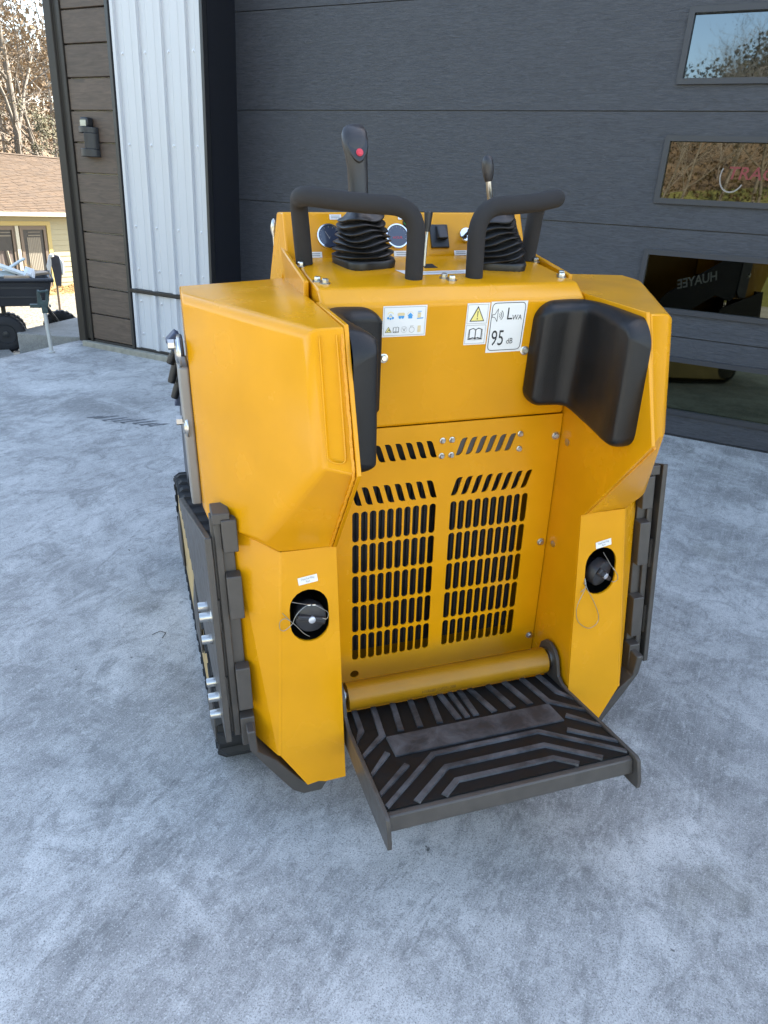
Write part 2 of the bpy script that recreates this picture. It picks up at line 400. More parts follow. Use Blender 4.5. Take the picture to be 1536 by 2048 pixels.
# ground
mb = MB()
mb.face([(-4.26, -30, gz(-30)), (40, -30, gz(-30)), (40, YD+.6, gz(YD+.6)), (-4.26, YD+.6, gz(YD+.6))])
mb.face([(-4.26, -30, gz(-30)-.35), (-4.26, -30, gz(-30)), (-4.26, YD+.6, gz(YD+.6)), (-4.26, YD+.6, gz(YD+.6)-.35)])
tag(mb.done('pavement', M_CON), kind='structure')
mb = MB()     # lower slab beside the pad
mb.face([(-5.6, -8, gz(-8)-.1), (-4.262, -8, gz(-8)-.1), (-4.262, 2.05, gz(2.05)-.1), (-5.6, 2.7, gz(2.7)-.1)])
mb.face([(-5.6, -8, gz(-8)-.5), (-5.6, -8, gz(-8)-.1), (-5.6, 2.7, gz(2.7)-.1), (-5.6, 2.7, gz(2.7)-.5)])
tag(mb.done('lower_slab', M_CON2), kind='structure')

M_SCUFF = mat('tyre_scuff', (0.16, 0.16, 0.165), .8, noise=(60, .5))
mb = MB(); rt = random.Random(2)
def gpt(x, y, h=.0025): return (x, y, gz(y)+h)
for k in range(8):
    t = k/7; x = -2.76+t*.40+rt.uniform(-.008, .008); y = 1.30+t*.10+rt.uniform(-.008, .008); l_ = rt.uniform(.06, .10)*(1-.4*abs(t-.5))
    l_ *= 1.25; mb.face([gpt(x, y), gpt(x+.014, y-.004), gpt(x+.034+l_*.35, y+l_*.7), gpt(x+.042+l_*.5, y+l_*1.2), gpt(x+.022+l_*.30, y+l_*.8)])
    if 1 < k < 8: mb.face([gpt(x-.005, y-.006), gpt(x+.028, y-.012), gpt(x+.034, y+.004), gpt(x+.004, y+.006)])
tag(mb.done('tyre_marks', M_SCUFF, flat=True), kind='stuff')
mb = MB(); rt = random.Random(8)
for k in range(26):
    x, y = rt.uniform(-3.5, 1.6), rt.uniform(-1.0, 2.0); a = rt.uniform(0, 6.28); l_ = rt.uniform(.004, .011)
    if -1.2 < x < 1.3 and y > -.5 and rt.random() < .7: continue
    c, d = math.cos(a)*l_, math.sin(a)*l_
    mb.face([gpt(x-c, y-d, .003), gpt(x+d*.35, y-c*.35, .005), gpt(x+c, y+d, .003), gpt(x-d*.35, y+c*.35, .006)])
mb.tube([gpt(-.945, -.01, .004), gpt(-.935, .014, .006), gpt(-.915, .018, .005), gpt(-.905, -.008, .004)], .0012, 5)
tag(mb.done('leaf_debris', mat('dark_debris', (.03, .026, .02), .9), flat=True), kind='stuff')
g = empty('garage_building', (-4.15, YW, gz(YW)), 'dark garage with brown plank corner, white ribbed wall strip and slate roll-up door', 'building')
GO = (-4.15, YW, gz(YW))
HB = 4.75
def gp(name, mb, m, parent=g, **k): return mb.done(name, m, parent, **k)
mb = MB(GO)   # wall core behind cladding, left side, back, roof
mb.box((-4.12, YW+.02, .14), (-3.02, YW+.22, HB)); mb.box((-4.12, YW+.22, .14), (-3.95, 12, HB)); mb.box((-4.12, 11.8, .14), (22, 12, HB))
mb.box((3.2, YW+.02, .14), (22, YW+.22, HB)); mb.box((-3.02, YW+.02, 4.7), (3.2, YW+.22, HB))
gp('wall', mb, M_PANEL)
mb = MB(GO); mb.box((-4.3, YW-.25, HB), (22.2, 12.2, HB+.2)); gp('roof', mb, M_CHAR)
mb = MB(GO)   # corner trim: wide bronze flashing with a step
mb.prism([(-4.155, YW-.03, 0), (-4.085, YW-.03, 0), (-4.08, YW-.012, 0), (-4.045, YW-.012, 0), (-4.04, YW-.022, 0), (-4.012, YW-.022, 0), (-4.012, YW+.02, 0), (-4.125, YW+.02, 0), (-4.125, YW+.3, 0), (-4.155, YW+.3, 0)], (0, 0, .165), (0, 0, HB))
gp('corner_trim', mb, M_CHAR, bevel=.003)
mb = MB(GO); mb.box((-3.607, YW-.02, .165), (-3.578, YW+.02, HB)); gp('trim_strip', mb, M_DARKTRIM, bevel=.003)
mb = MB(GO); mb.box((-2.838, YW-.022, .165), (-2.815, YW+.02, HB)); gp('trim_strip', mb, M_DARKTRIM, bevel=.003)
mb = MB(GO); mb.box((-4.14, YW-.012, .178), (-2.815, YW+.02, .194)); gp('base_flashing', mb, M_DARKTRIM)
mb = MB(GO); mb.box((-4.10, YW-.055, .10), (-2.79, YW+.02, .176)); gp('sill', mb, M_SILL, bevel=.006)
# brown planks
pl0 = None
for k in range(31):
    z0 = .196+.192*k
    if pl0 is None:
        mb = MB((0, 0, 0)); mb.box((-.2, -.012, .004), (.2, .03, .188)); pl0 = gp('plank', mb, M_WOOD, bevel=.003, seg=1); o = pl0
    else: o = pl0.copy(); link(o, g)
    o.location = Vector((-3.8095+random.uniform(-.001, .001), YW+random.uniform(-.001, .001), z0))-Vector(GO)
# white ribbed steel
def ribprof(x0, x1):
    pts = []; x = x0
    pts.append((x0, 0))
    k0 = -3.545
    xs = [k0+.195*i for i in range(5)]
    for xr in xs:
        if xr-.02 > x0 and xr+.02 < x1:
            pts += [(xr-.020, 0), (xr-.012, -.021), (xr+.012, -.021), (xr+.016, 0)]
        for q in (.065, .13):
            xq = xr+q
            if x0 < xq-.006 and xq+.006 < x1: pts += [(xq-.006, 0), (xq-.003, -.002), (xq+.003, -.002), (xq+.006, 0)]
    pts.append((x1, 0)); pts = sorted(set(pts)); return pts
rp = ribprof(-3.578, -2.838)
for (za, zb) in ((.196, .585), (.615, HB)):
    mb = MB(GO)
    for (xa, ya), (xb, yb) in zip(rp[:-1], rp[1:]): mb.face([(xa, YW-.001+ya, za), (xb, YW-.001+yb, za), (xb, YW-.001+yb, zb), (xa, YW-.001+ya, zb)])
    bmesh.ops.remove_doubles(mb.bm, verts=mb.bm.verts, dist=1e-5)
    gp('metal_panel', mb, M_PANEL, flat=True)
mb = MB(GO); mb.box((-3.578, YW-.026, .586), (-2.838, YW, .614)); gp('transition_trim', mb, M_CHAR, bevel=.006)
sc0 = None
for zz in (.30, .53, .75, 1.03, 1.535, 2.052, 2.57, 3.1):
    for xr in (-3.497, -3.302, -3.107, -2.908):
        if sc0 is None:
            mb = MB((0, 0, 0)); mb.lathe([(.011, 0), (.011, -.002), (.006, -.003), (.0055, -.008)], (0, 0, 0), (0, 1, 0), 8); sc0 = gp('screw', mb, M_RIVET); o = sc0
        else: o = sc0.copy(); link(o, g)
        o.location = Vector((xr, YW-.001, zz))-Vector(GO)
# black jamb return
mb = MB(GO); mb.prism([(-2.815, YW+.022, 0), (-2.86, YW+.2, 0), (-2.90, YD+.05, 0), (-3.0, YD+.05, 0), (-3.0, YW+.022, 0)], (0, 0, .14), (0, 0, 4.7)); gp('door_jamb', mb, M_JAMB)
mb = MB(GO); mb.box((-2.93, YD-.05, .15), (-2.893, YD+.02, 4.7)); gp('door_track', mb, M_DFRAME, bevel=.008)
mb = MB(GO); mb.box((3.2, YW+.022, .14), (3.3, YD+.05, 4.7)); gp('door_jamb', mb, M_JAMB)
# slate sectional door
mb = MB(GO); mb.box((-2.94, YD+.012, .15), (3.2, YD+.05, 4.7)); dr = gp('garage_door', mb, M_DARKTRIM)
zj = [.166, .704, 1.243, 1.782, 2.322, 2.862, 3.4, 3.94, 4.48]
WX0 = -.155; WX1 = 2.35
for k in range(8):
    za, zb = zj[k]+.0025, zj[k+1]-.0025
    win = k < 4
    wz0, wz1 = (zj[k]+.122, zj[k]+.428) if win else (0, 0)
    if k == 3: wz0, wz1 = zj[k]+.118, zj[k]+.430
    polys = [rrect(-2.935, za, 3.2, zb, .004, 2)]
    if win: polys.append([(WX0, wz0), (WX1, wz0), (WX1, wz1), (WX0, wz1)])
    curve_mesh('door_section', polys, lambda u, v, w_: (u, YD+.006+w_, v), M_DOOR, dr, GO, depth=.012)
    if win:
        a, b_, c_, d_ = WX0, wz0, WX1, wz1
        t_ = .022
        curve_mesh('window_frame', [rrect(a-.004, b_-.004, c_+.004, d_+.004, .01, 3), [(a+t_, b_+t_), (c_-t_, b_+t_), (c_-t_, d_-t_), (a+t_, d_-t_)]], lambda u, v, w_: (u, YD-.001+w_, v), M_DFRAME, dr, GO, depth=.030)
        mb = MB(GO); mb.box((a+.012, YD+.0105, b_+.012), (c_-.012, YD+.0118, d_-.012)); gp('window_glass', mb, (M_GLASS3, M_GLASS2, M_GLASS0, M_GLASS)[k], dr)
mb = MB(GO); mb.box((-2.935, YD-.006, .148), (3.2, YD+.02, .166)); gp('bottom_seal', mb, M_RUB, dr)
# red lettering and a painted C-shaped reflection on the second glass (cut by the frame of the picture)
curve_mesh('window_lettering', None, lambda u, v, w_: (.165+u+v*.12, YD+.009+w_, 1.512+v), M_TRACT, dr, GO, depth=.001, text='TRACTORS', size=.080, align='LEFT', xscale=1.05, bold=.001)
pr = []
for a0 in range(150, 330, 12):
    a1 = a0+12; pr.append([(.190+.060*math.cos(R_(a0)), 1.500+.075*math.sin(R_(a0))), (.190+.054*math.cos(R_(a0)), 1.500+.068*math.sin(R_(a0))), (.190+.054*math.cos(R_(a1)), 1.500+.068*math.sin(R_(a1))), (.190+.060*math.cos(R_(a1)), 1.500+.075*math.sin(R_(a1)))])
flat_print('window_reflection', pr, lambda u, v, w_: (u, YD+.0095-w_, v), M_INKGREY, dr, GO, .0002)

# wall lamp on the planks
lp = empty('wall_lamp', (-3.83, YW-.012, 1.45), 'black half cylinder wall lamp with clear top on the brown planks', 'lamp')
LO = (-3.83, YW-.012, 1.45)
mb = MB(LO)
def half(r, z0, z1, n=14, cut=None):
    pts = [(-3.83+r*math.cos(math.pi+math.pi*k/n), YW-.014+r*math.sin(math.pi+math.pi*k/n)*1.15, 0) for k in range(n+1)]
    mb.prism(pts, (0, 0, z0), (0, 0, z1))
half(.073, 1.452, 1.50); half(.073, 1.595, 1.632)
pts = [(-3.83+.073*math.cos(math.pi+math.pi*k/14), YW-.014+.073*1.15*math.sin(math.pi+math.pi*k/14), 0) for k in range(8, 15)]
mb.prism(pts+[(-3.78, YW-.02, 0)], (0, 0, 1.4995), (0, 0, 1.5955))
mb.done('lamp_body', M_BLK, lp, bevel=.003)
mb = MB(LO); mb.solid([(-3.885, YW-.03, 1.60), (-3.80, YW-.06, 1.60), (-3.775, YW-.02, 1.50), (-3.87, YW-.02, 1.50)], [(0, 1, 2, 3)]); mb.done('reflector', M_NAVY, lp)
mb = MB(LO); mb.box((-3.868, YW-.07, 1.632), (-3.800, YW-.014, 1.69)); mb.done('lamp_head', M_BLK, lp, bevel=.01)
mb = MB(LO); mb.box((-3.862, YW-.073, 1.636), (-3.808, YW-.0705, 1.672)); mb.done('lens', mat('lamp_lens', (.25, .26, .22), .1, coat=.5), lp)

# ================================================================== the yellow stand-on track loader (built in its own frame)
P0 = Vector((0, .4, -.303))
MM = Matrix(((0.70019, -0.713867, -0.011303), (0.712362, 0.699597, -0.055717), (0.047683, 0.030961, 0.998383)))
mw = MM.to_4x4(); mw.translation = MM @ P0+Vector((0, 0, .3065))
mach = empty('track_loader', None, 'yellow stand-on mini track loader with black hip pads, slotted rear grille and fold-down step', 'loader', mtx=mw)
def mp(name, mb, m, parent=mach, **k): return mb.done(name, m, parent, **k)
def B(): return MB(P0)
def sx(p, s): return (p[0]*s, p[1], p[2])

# --- hex bolt with flange, shared mesh
def bolt_mesh(r=.006, h=.006, fl=.009):
    mb = MB(); mb.lathe([(fl, 0), (fl, .0015), (r*1.02, .0022)], (0, 0, 0), (0, 0, 1), 16)
    mb.lathe([(r, .0015), (r, h*.85), (r*.82, h)], (0, 0, 0), (0, 0, 1), 6)
    return mb
_bolts = {}
def bolt(p, n, r=.006, h=.006, fl=.009, parent=mach, name='bolt', roll=0.0):
    key = (r, h, fl)
    if key not in _bolts:
        o = bolt_mesh(r, h, fl).done(name, M_ZINC, parent); _bolts[key] = o
    else:
        o = _bolts[key].copy(); o.name = name; link(o, parent); o.parent = parent
    q = Vector(n).normalized().to_track_quat('Z', 'Y')
    o.matrix_basis = Matrix.Translation(Vector(p)-P0) @ (q.to_matrix().to_4x4()) @ Matrix.Rotation(roll, 4, 'Z')
    return o

# --- side covers (upper wings), columns, inner plates
for s in (-1, 1):
    T1 = (.2795, -.2245, .826); T2 = (.334, -.2165, .8235); T3 = (.508, .113, .826); T4 = (.508, .207, .829); T5 = (.33, .266, .829); T6 = (.2795, .283, .83)
    K1 = (.2795, -.2985, .605); K2 = (.3335, -.2615, .606); F = (.4195, -.136, .425); CT2 = (.3817, -.122, .384); CT1 = (.2795, -.124, .383)
    b1 = (.4628, -.0521, .408); Bq = (.5026, .0215, .399); Bf = (.508, .207, .38); Bi = (.2795, .283, .38)
    Bm = (.508, .113, .385)
    V = [sx(p, s) for p in (T1, T2, T3, T4, T5, T6, K1, K2, F, CT2, CT1, b1, Bq, Bf, Bi, Bm)]
    mb = B(); bm = mb.bm
    vv = mb.solid(V, [(0, 1, 2, 3, 4, 5), (0, 6, 7, 1), (1, 7, 8, 11, 12, 2), (6, 10, 9, 8, 7), (2, 12, 15), (2, 15, 13, 3), (3, 13, 14, 5, 4), (0, 5, 14, 10, 6), (8, 9, 11), (9, 10, 14, 13, 15, 12, 11)])
    bmesh.ops.recalc_face_normals(bm, faces=bm.faces)
    def E_(a, b): return next(e for e in vv[a].link_edges if e.other_vert(vv[a]) == vv[b])
    soft = [E_(1, 7), E_(1, 2), E_(7, 8)]
    bmesh.ops.bevel(bm, geom=soft, offset=.019, segments=5, profile=.5, affect='EDGES', clamp_overlap=True)
    o = mp('side_cover', mb, M_YEL, sharp=32, bevel=.003)
    # inner plate edge standing proud along the rear of the cover, with its weld
    xi0, xi1 = .2715*s, .2795*s
    prof = [(-.2215, .829), (-.304, .606), (-.1275, .3835), (-.1175, .379), (-.188, -.155), (-.10, -.185), (.06, -.185), (.06, .80), (-.02, .829)]
    mb = B(); mb.prism([(0, y, z) for y, z in prof], (xi0, 0, 0), (xi1-.0003*s, 0, 0)); mp('inner_plate', mb, M_YEL, bevel=.0012)
    wp = [(.2835*s, -.2255, .815), (.2835*s, -.2990, .612)]
    def wiggle(a, b, n):
        a, b = Vector(a), Vector(b)
        return [a+(b-a)*k/n+Vector((random.uniform(-1, 1)*.0008, random.uniform(-1, 1)*.0006, 0)) for k in range(n+1)]
    mb = B(); path = (wiggle(wp[0], wp[1], 40) if s < 0 else [])+wiggle((.2835*s, -.2975, .600), (.2835*s, -.1275, .388), 40)
    mb.tube(path, [.0026+random.uniform(-.0006, .0006) for _ in path], 7); mp('weld', mb, M_WELD)
    # pressed frame on the rear strip of the cover
    def rs(u, v):   # u 0..1 across strip from inner to outer, v 0..1 down
        a = Vector(T1).lerp(Vector(T2), u); b = Vector(K1).lerp(Vector(K2), u); q = a.lerp(b, v); n_ = (Vector(T2)-Vector(T1)).cross(Vector(K1)-Vector(T1)).normalized()
        if n_.y > 0: n_ = -n_
        q = q+n_*.0012; return sx(q, s)
    mb = B(); pth = fillet([rs(.24, .05), rs(.24, .93), rs(.72, .93), rs(.72, .05)], .012, 5)
    mb.tube(pth, .0014, 6)
    if s < 0: mp('pressed_bead', mb, M_YEL)

    # column
    def cy(z): return -.122-(.384-z)*.1303
    rear = [(.2718, .3825), (.3777, .3838), (.4085, -.0735), (.357, -.1585), (.333, -.1545), (.318, -.1590), (.2725, -.1575)]
    hole = capsule(.3318, .2424, .0785, .114, 10)
    fn = lambda u, v, w_, s=s: (u*s, cy(v)+.0025-w_, v)
    curve_mesh('column_face', [rear, hole], fn, M_YEL, mach, P0, depth=.005)
    mb = B()
    zc = [(.3846, cy(.3838)+.0027, .3838), (.4622, -.0447, .4062), (.466, -.0985, -.057), (.4154, cy(-.071)+.0030, -.0710)]
    mb.prism([sx(p, s) for p in zc], (0, 0, 0), (-.004*s, .0045, 0))
    mb.prism([sx(p, s) for p in ((.4622, -.0447, .4062), (.466, -.0985, -.057), (.466, .10, -.057), (.4622, .10, .4062))], (0, 0, 0), (-.005*s, 0, 0))
    mb.prism([sx(p, s) for p in ((.4125, cy(-.071), -.071), (.466, -.0985, -.057), (.466, .1, -.057), (.357, .1, -.1585), (.357, cy(-.1585), -.1585))], (0, .003, 0), (0, .006, .004))
    mp('column_side', mb, M_YEL, sharp=20)
    # bent corner between rear face and side, a soft radius
    mb = B(); n1 = Vector((0, -1, -.13)).normalized(); n2 = Vector((.68, -.72, -.09)).normalized(); bis = (n1+n2)/(1+n1.dot(n2)); rr_ = .0098; rows = []
    for cpt in (Vector((.3817, cy(.3838), .3838)), Vector((.4125, cy(-.0705), -.0705))):
        row = []
        for k in range(7):
            t = k/6; d = (n1*(1-t)+n2*t).normalized(); q = cpt-bis*rr_+d*(rr_+.0001); row.append(mb.v(sx(q, s)))
        rows.append(row)
    for k in range(6): mb.bm.faces.new([rows[0][k], rows[0][k+1], rows[1][k+1], rows[1][k]])
    mp('column_bend', mb, M_YEL, sharp=60)
    # dark pocket behind the filler opening
    mb = B(); mb.box((min(.285*s, .40*s), -.115, .165), (max(.285*s, .40*s), .05, .325))
    for f in list(mb.bm.faces):
        if f.calc_center_median().y+P0.y < -.11: bmesh.ops.delete(mb.bm, geom=[f], context='FACES_ONLY')
    mp('filler_recess', mb, M_VOID)
    mb = B(); mb.tube([(.3318*s, -.06, .225), (.3318*s, -.128, .230)], .024, 18); mp('filler_neck', mb, M_BLK)
    # cap: scalloped rim, raised thumb bar, rivet
    cen = Vector((.3290, -.1395, .2366)) if s < 0 else Vector((.3385, -.1385, .2335)); cen.x *= s
    nrm = Vector((0, -.985, .13)) if s < 0 else Vector((.34, -.90, -.10))
    nrm.normalize()
    mb = B(); n_ = 48
    prof = [(.0305, -.022), (.0315, -.004), (.0300, .001), (.0240, .0035), (.010, .0045)]
    u_ = (Vector((0, 0, 1))-nrm*nrm.z).normalized(); w2 = nrm.cross(u_); rings = []
    for r, h in prof:
        ring = []
        for k in range(n_):
            a = 2*math.pi*k/n_; sc_ = 1+(.03*max(0, math.cos(7*a))**2 if r > .029 else 0)
            ring.append(mb.v(cen+nrm*h+(u_*math.cos(a)+w2*math.sin(a))*r*sc_))
        rings.append(ring)
    for i in range(len(rings)-1):
        for k in range(n_):
            k2 = (k+1) % n_; mb.bm.faces.new([rings[i][k], rings[i][k2], rings[i+1][k2], rings[i+1][k]])
    mb.bm.faces.new(rings[-1]); mb.bm.faces.new(rings[0][::-1])
    cap = mp('filler_cap', mb, M_GRIP)
    ang = R_(72) if s < 0 else R_(-128)
    bd = u_*math.cos(ang)+w2*math.sin(ang); bn = nrm.cross(bd)
    mb = B(); 
    L = .0295; pr_ = []
    mb.solid([cen+bd*a*L+bn*b_*wd+nrm*h for a, b_, wd, h in ((-1, -1, .010, .002), (1, -1, .006, .002), (1, 1, .006, .002), (-1, 1, .010, .002), (-1, -1, .006, .010), (1, -1, .0045, .013), (1, 1, .0045, .013), (-1, 1, .006, .010))],
             [(0, 3, 2, 1), (4, 5, 6, 7), (0, 1, 5, 4), (1, 2, 6, 5), (2, 3, 7, 6), (3, 0, 4, 7)])
    mp('thumb_bar', mb, M_GRIP, cap, bevel=.0025)
    mb = B(); mb.lathe([(.0072, .006), (.0072, .0126), (.006, .0134)], cen, nrm, 18); mp('rivet', mb, M_RIVET, cap)
    # retaining wire
    LW = [(-.3664, -.1425, .2813), (-.3500, -.1465, .2775), (-.3365, -.150, .2755), (-.3333, -.151, .2748), (-.3225, -.152, .2725), (-.3126, -.153, .2660), (-.2988, -.154, .2545), (-.2968, -.155, .2475), (-.2990, -.156, .2415), (-.3027, -.156, .2395), (-.3089, -.1555, .2425)]
    LW2 = [(-.3333, -.1515, .2745), (-.3404, -.1515, .2738), (-.3559, -.1525, .2620), (-.3640, -.153, .2500), (-.3690, -.153, .2378), (-.3816, -.1495, .2236), (-.3887, -.1492, .2223), (-.3936, -.149, .2291), (-.3919, -.148, .2442), (-.3815, -.148, .2492), (-.3719, -.149, .2417), (-.3617, -.150, .2305), (-.3471, -.1515, .2107), (-.3349, -.1512, .1999)]
    LW3 = [(-.3700, -.1490, .2395), (-.3800, -.1478, .2530), (-.3870, -.1470, .2625)]
    RW = [(.2940, -.142, .2300), (.2931, -.150, .2101), (.2746, -.1580, .175), (.2733, -.1612, .1481), (.2833, -.1640, .1259), (.3083, -.1660, .1089), (.3289, -.1650, .1182), (.3314, -.1620, .1385), (.3169, -.1578, .1728), (.2962, -.1515, .2097), (.2923, -.1425, .2279)]
    RW2 = [(.3305, -.1411, .2912), (.3400, -.1450, .2760), (.3500, -.150, .2600), (.3620, -.155, .2440), (.3675, -.158, .2330), (.3670, -.158, .2240), (.3600, -.157, .2195), (.3540, -.156, .2215)]
    RW3 = [(.2931, -.1500, .2095), (.2850, -.1525, .2055), (.2800, -.1535, .2035)]
    def smooth_path(P, n=5):
        P = [Vector(p) for p in P]; out = []
        for i in range(len(P)-1):
            a = P[max(i-1, 0)]; b = P[i]; c = P[i+1]; d = P[min(i+2, len(P)-1)]
            for k in range(n):
                t = k/n; out.append(.5*((2*b)+(c-a)*t+(2*a-5*b+4*c-d)*t*t+(3*b-a-3*c+d)*t**3))
        out.append(P[-1]); return out
    for wpts in ((LW, LW2, LW3) if s < 0 else (RW, RW2, RW3)):
        mb = B(); mb.tube(smooth_path(wpts), .00075, 6); mp('retaining_wire', mb, M_WIRE, cap)
    mb = B()
    for p in ([(-.3345, -.1518, .2750), (-.3250, -.1522, .2740)] if s < 0 else [(.3555, -.1535, .2520), (.2927, -.146, .2190)]):
        d = Vector((1, 0, -.12)) if s < 0 else Vector((.5, -.2, -.85)); d.normalize(); mb.tube([Vector(p)-d*.003, Vector(p)+d*.003], .0018, 8)
    mp('crimp', mb, M_ZINC, cap)
    # small label above the opening
    lx, lz, rot = (-.3315, .3205, R_(7.0)) if s < 0 else (.3335, .3085, R_(9.5))
    def lf(u, v, w_, lx=lx, lz=lz, rot=rot):
        x = lx+u*math.cos(rot)-v*math.sin(rot); z = lz+u*math.sin(rot)+v*math.cos(rot)
        return (x, cy(z)-w_, z)
    rot = rot if s < 0 else rot
    mb = B(); hw, hh = .0195, .0078
    f = mb.face([lf(-hw, -hh, .0009), lf(hw, -hh, .0009), lf(hw, hh, .0009), lf(-hw, hh, .0009)])
    st = mp('sticker', mb, M_STICK, recalc=True)
    for tx, vy in (('Diesel Fuel Filling', .0030), ('Port', -.0032)):
        curve_mesh('print', None, lambda u, v, w_, vy=vy: lf(u, v+vy, .0013+w_), M_INKGREY, st, P0, text=tx, size=.0062, xscale=.62 if len(tx) > 5 else .8)

    # skid strap under the column
    mb = B()
    inner = [(.458, .0), (.455, -.058), (.4175, -.092), (.362, -.170), (.345, -.180), (.302, -.170)]
    outer = [(.475, .0), (.471, -.051), (.437, -.109), (.387, -.188), (.364, -.205), (.322, -.205)]
    n_ = len(inner)
    vI = [[mb.v((x*s, y, z)) for x, z in inner] for y in (-.172, -.10)]; vO = [[mb.v((x*s, y, z)) for x, z in outer] for y in (-.172, -.10)]
    for i in range(n_-1):
        for a, b_ in ((vI[0], vO[0]), (vO[0], vO[1]), (vO[1], vI[1]), (vI[1], vI[0])): mb.bm.faces.new([a[i], a[i+1], b_[i+1], b_[i]])
    for i in (0, n_-1): mb.bm.faces.new([vI[0][i], vO[0][i], vO[1][i], vI[1][i]])
    mp('skid_plate', mb, M_GREY, bevel=.003)

    # guard channel beside the column: side plate, rear web, castellated tabs, bolts
    def gy(z): return -.062-(.45-z)*.155
    mb = B()
    pr_ = [(gy(.405), .405 if s < 0 else .455), (gy(-.045)-.002, -.045), (gy(-.045)+.05, -.06), (.06, -.05), (.26, .10), (.36, .292), (.33, .315)]
    xo = [.517, .517, .517, .522, .535, .556, .556]
    lo = [mb.v((x*s, y, z)) for x, (y, z) in zip(xo, pr_)]; hi = [mb.v(((x-.013)*s, y, z)) for x, (y, z) in zip(xo, pr_)]
    mb.bm.faces.new(lo); mb.bm.faces.new(hi[::-1])
    for i in range(len(lo)):
        j = (i+1) % len(lo); mb.bm.faces.new([lo[i], lo[j], hi[j], hi[i]])
    gd = mp('track_guard', mb, M_GREY, bevel=.002)
    def web(x0, x1, z0, z1, dy0, dy1, nm='guard_web', topcut=0):
        mb = B(); P_ = [(x0*s, gy(z0)+dy0, z0), (x1*s, gy(z0)+dy0, z0), (x1*s, gy(z1-topcut)+dy0, z1-topcut), (x0*s, gy(z1)+dy0, z1)]
        mb.prism(P_, (0, 0, 0), (0, dy1-dy0, 0)); return mp(nm, mb, M_GREY, gd, bevel=.002)
    web(.462, .504, -.035, .438, .016, .04)
    web(.484, .4985, -.04, .43, .008, .016, 'guard_bar')
    for z0, z1 in ((.355, .43), (.218, .322), (.035, .135), (-.05, .012)) if s > 0 else ((.375, .44), (.235, .325), (.03, .125), (-.052, .012)):
        web(.455, .484, z0, z1, -.010, .016, 'guard_tab')
    web(.466, .500, .43, .452, -.004, .05, 'guard_top')
    for za_, zb_ in ((.27, .20), (.10, .03)):
        mb = B(); mb.tube(wiggle((.5035*s, gy(za_)+.010, za_), (.5035*s, gy(zb_)+.010, zb_), 14), .0035, 6); mp('weld', mb, M_GREY, gd)
    for y, z in ((-.02, .222), (-.072, .230), (-.05, .160), (-.05, .048), (-.085, .036), (-.075, -.018)):
        mb = B(); c = (.5165*s, y+(.10 if s > 0 else 0), z)
        mb.lathe([(.0125, 0), (.0125, .003), (.0115, .004)], c, (s, 0, 0), 18); mb.lathe([(.0098, .004), (.0098, .024), (.0088, .026)], c, (s, 0, 0), 18); mb.lathe([(.0103, .004), (.0103, .011)], c, (s, 0, 0), 18)
        mp('guard_bolt', mb, M_ZINC, gd)

    # loader arm rear end with pivot pins, arm running forward
    mb = B(); poly = [(.206, .40), (.206, .69), (.24, .72), (.28, .72), (.40, .66), (.85, .40), (1.22, .03), (1.22, -.10), (1.14, -.13), (.80, .16), (.40, .40), (.25, .36)]
    mb.prism([(0, y, z) for y, z in poly], (.5105*s, 0, 0), (.5225*s, 0, 0)); arm = mp('lift_arm', mb, M_ARM, bevel=.004)
    mb = B(); mb.prism([(0, y, z) for y, z in ((.109, .395), (.109, .690), (.205, .690), (.205, .44), (.17, .395))], (.5085*s, 0, 0), (.5290*s, 0, 0)); mp('arm_end_plate', mb, M_GREY2, arm, bevel=.004)
    for y, z, r in ((.128, .718, .030), (.128, .566, .027)):
        mb = B(); c = (.5285*s, y, z)
        mb.lathe([(r, -.008), (r, -.005), (r*.93, -.003)], c, (s, 0, 0), 28); mb.lathe([(r*.80, -.003), (r*.78, .000), (r*.5, .003)], c, (s, 0, 0), 28)
        mb.lathe([(.010, .002), (.010, .014)], (c[0], c[1]-.004, c[2]+r*.5), (s, 0, 0), 6)
        mp('pivot_pin', mb, M_ZINC)
    if s > 0:
        ta = R_(-14)
        curve_mesh('lettering', None, lambda u, v, w_: (0.5237+w_, .60+u*math.cos(ta)-v*math.sin(ta), .505+u*math.sin(ta)+v*math.cos(ta)), M_RIVET, arm, P0, text='HUAYEE', size=.10, bold=.002)

    # rubber track: belt, lugs, tan frame, wheels
    def hull_path():
        C = [(.13, -.18, .12), (.36, -.05, .17), (.93, -.075, .195), (1.02, -.155, .145), ]
        pts = []
        for cy_, cz_, r in C:
            for k in range(64): a = 2*math.pi*k/64; pts.append((cy_+r*math.cos(a), cz_+r*math.sin(a)))
        pts = sorted(set((round(a, 5), round(b, 5)) for a, b in pts))
        def cr(o, a, b): return (a[0]-o[0])*(b[1]-o[1])-(a[1]-o[1])*(b[0]-o[0])
        lo = []
        for p in pts:
            while len(lo) >= 2 and cr(lo[-2], lo[-1], p) <= 0: lo.pop()
            lo.append(p)
        up = []
        for p in reversed(pts):
            while len(up) >= 2 and cr(up[-2], up[-1], p) <= 0: up.pop()
            up.append(p)
        return lo[:-1]+up[:-1]
    hp = hull_path()
    x0, x1 = .362, .556
    mb = B(); n_ = len(hp); cyc = sum(p[0] for p in hp)/n_; czc = sum(p[1] for p in hp)/n_
    def shrink(p, t):
        d = Vector((cyc-p[0], czc-p[1])); d.normalize(); return (p[0]+d.x*t, p[1]+d.y*t)
    def fl(y): return .033*(y-.05)-.026
    rows = []
    for p in hp:
        q0 = shrink(p, .012); q1 = shrink(p, .034)
        xs0, xs1 = x0+fl(p[0]), x1+fl(p[0]); rows.append([mb.v((xs0*s, *q0)), mb.v((xs1*s, *q0)), mb.v((xs1*s, *q1)), mb.v((xs0*s, *q1))])
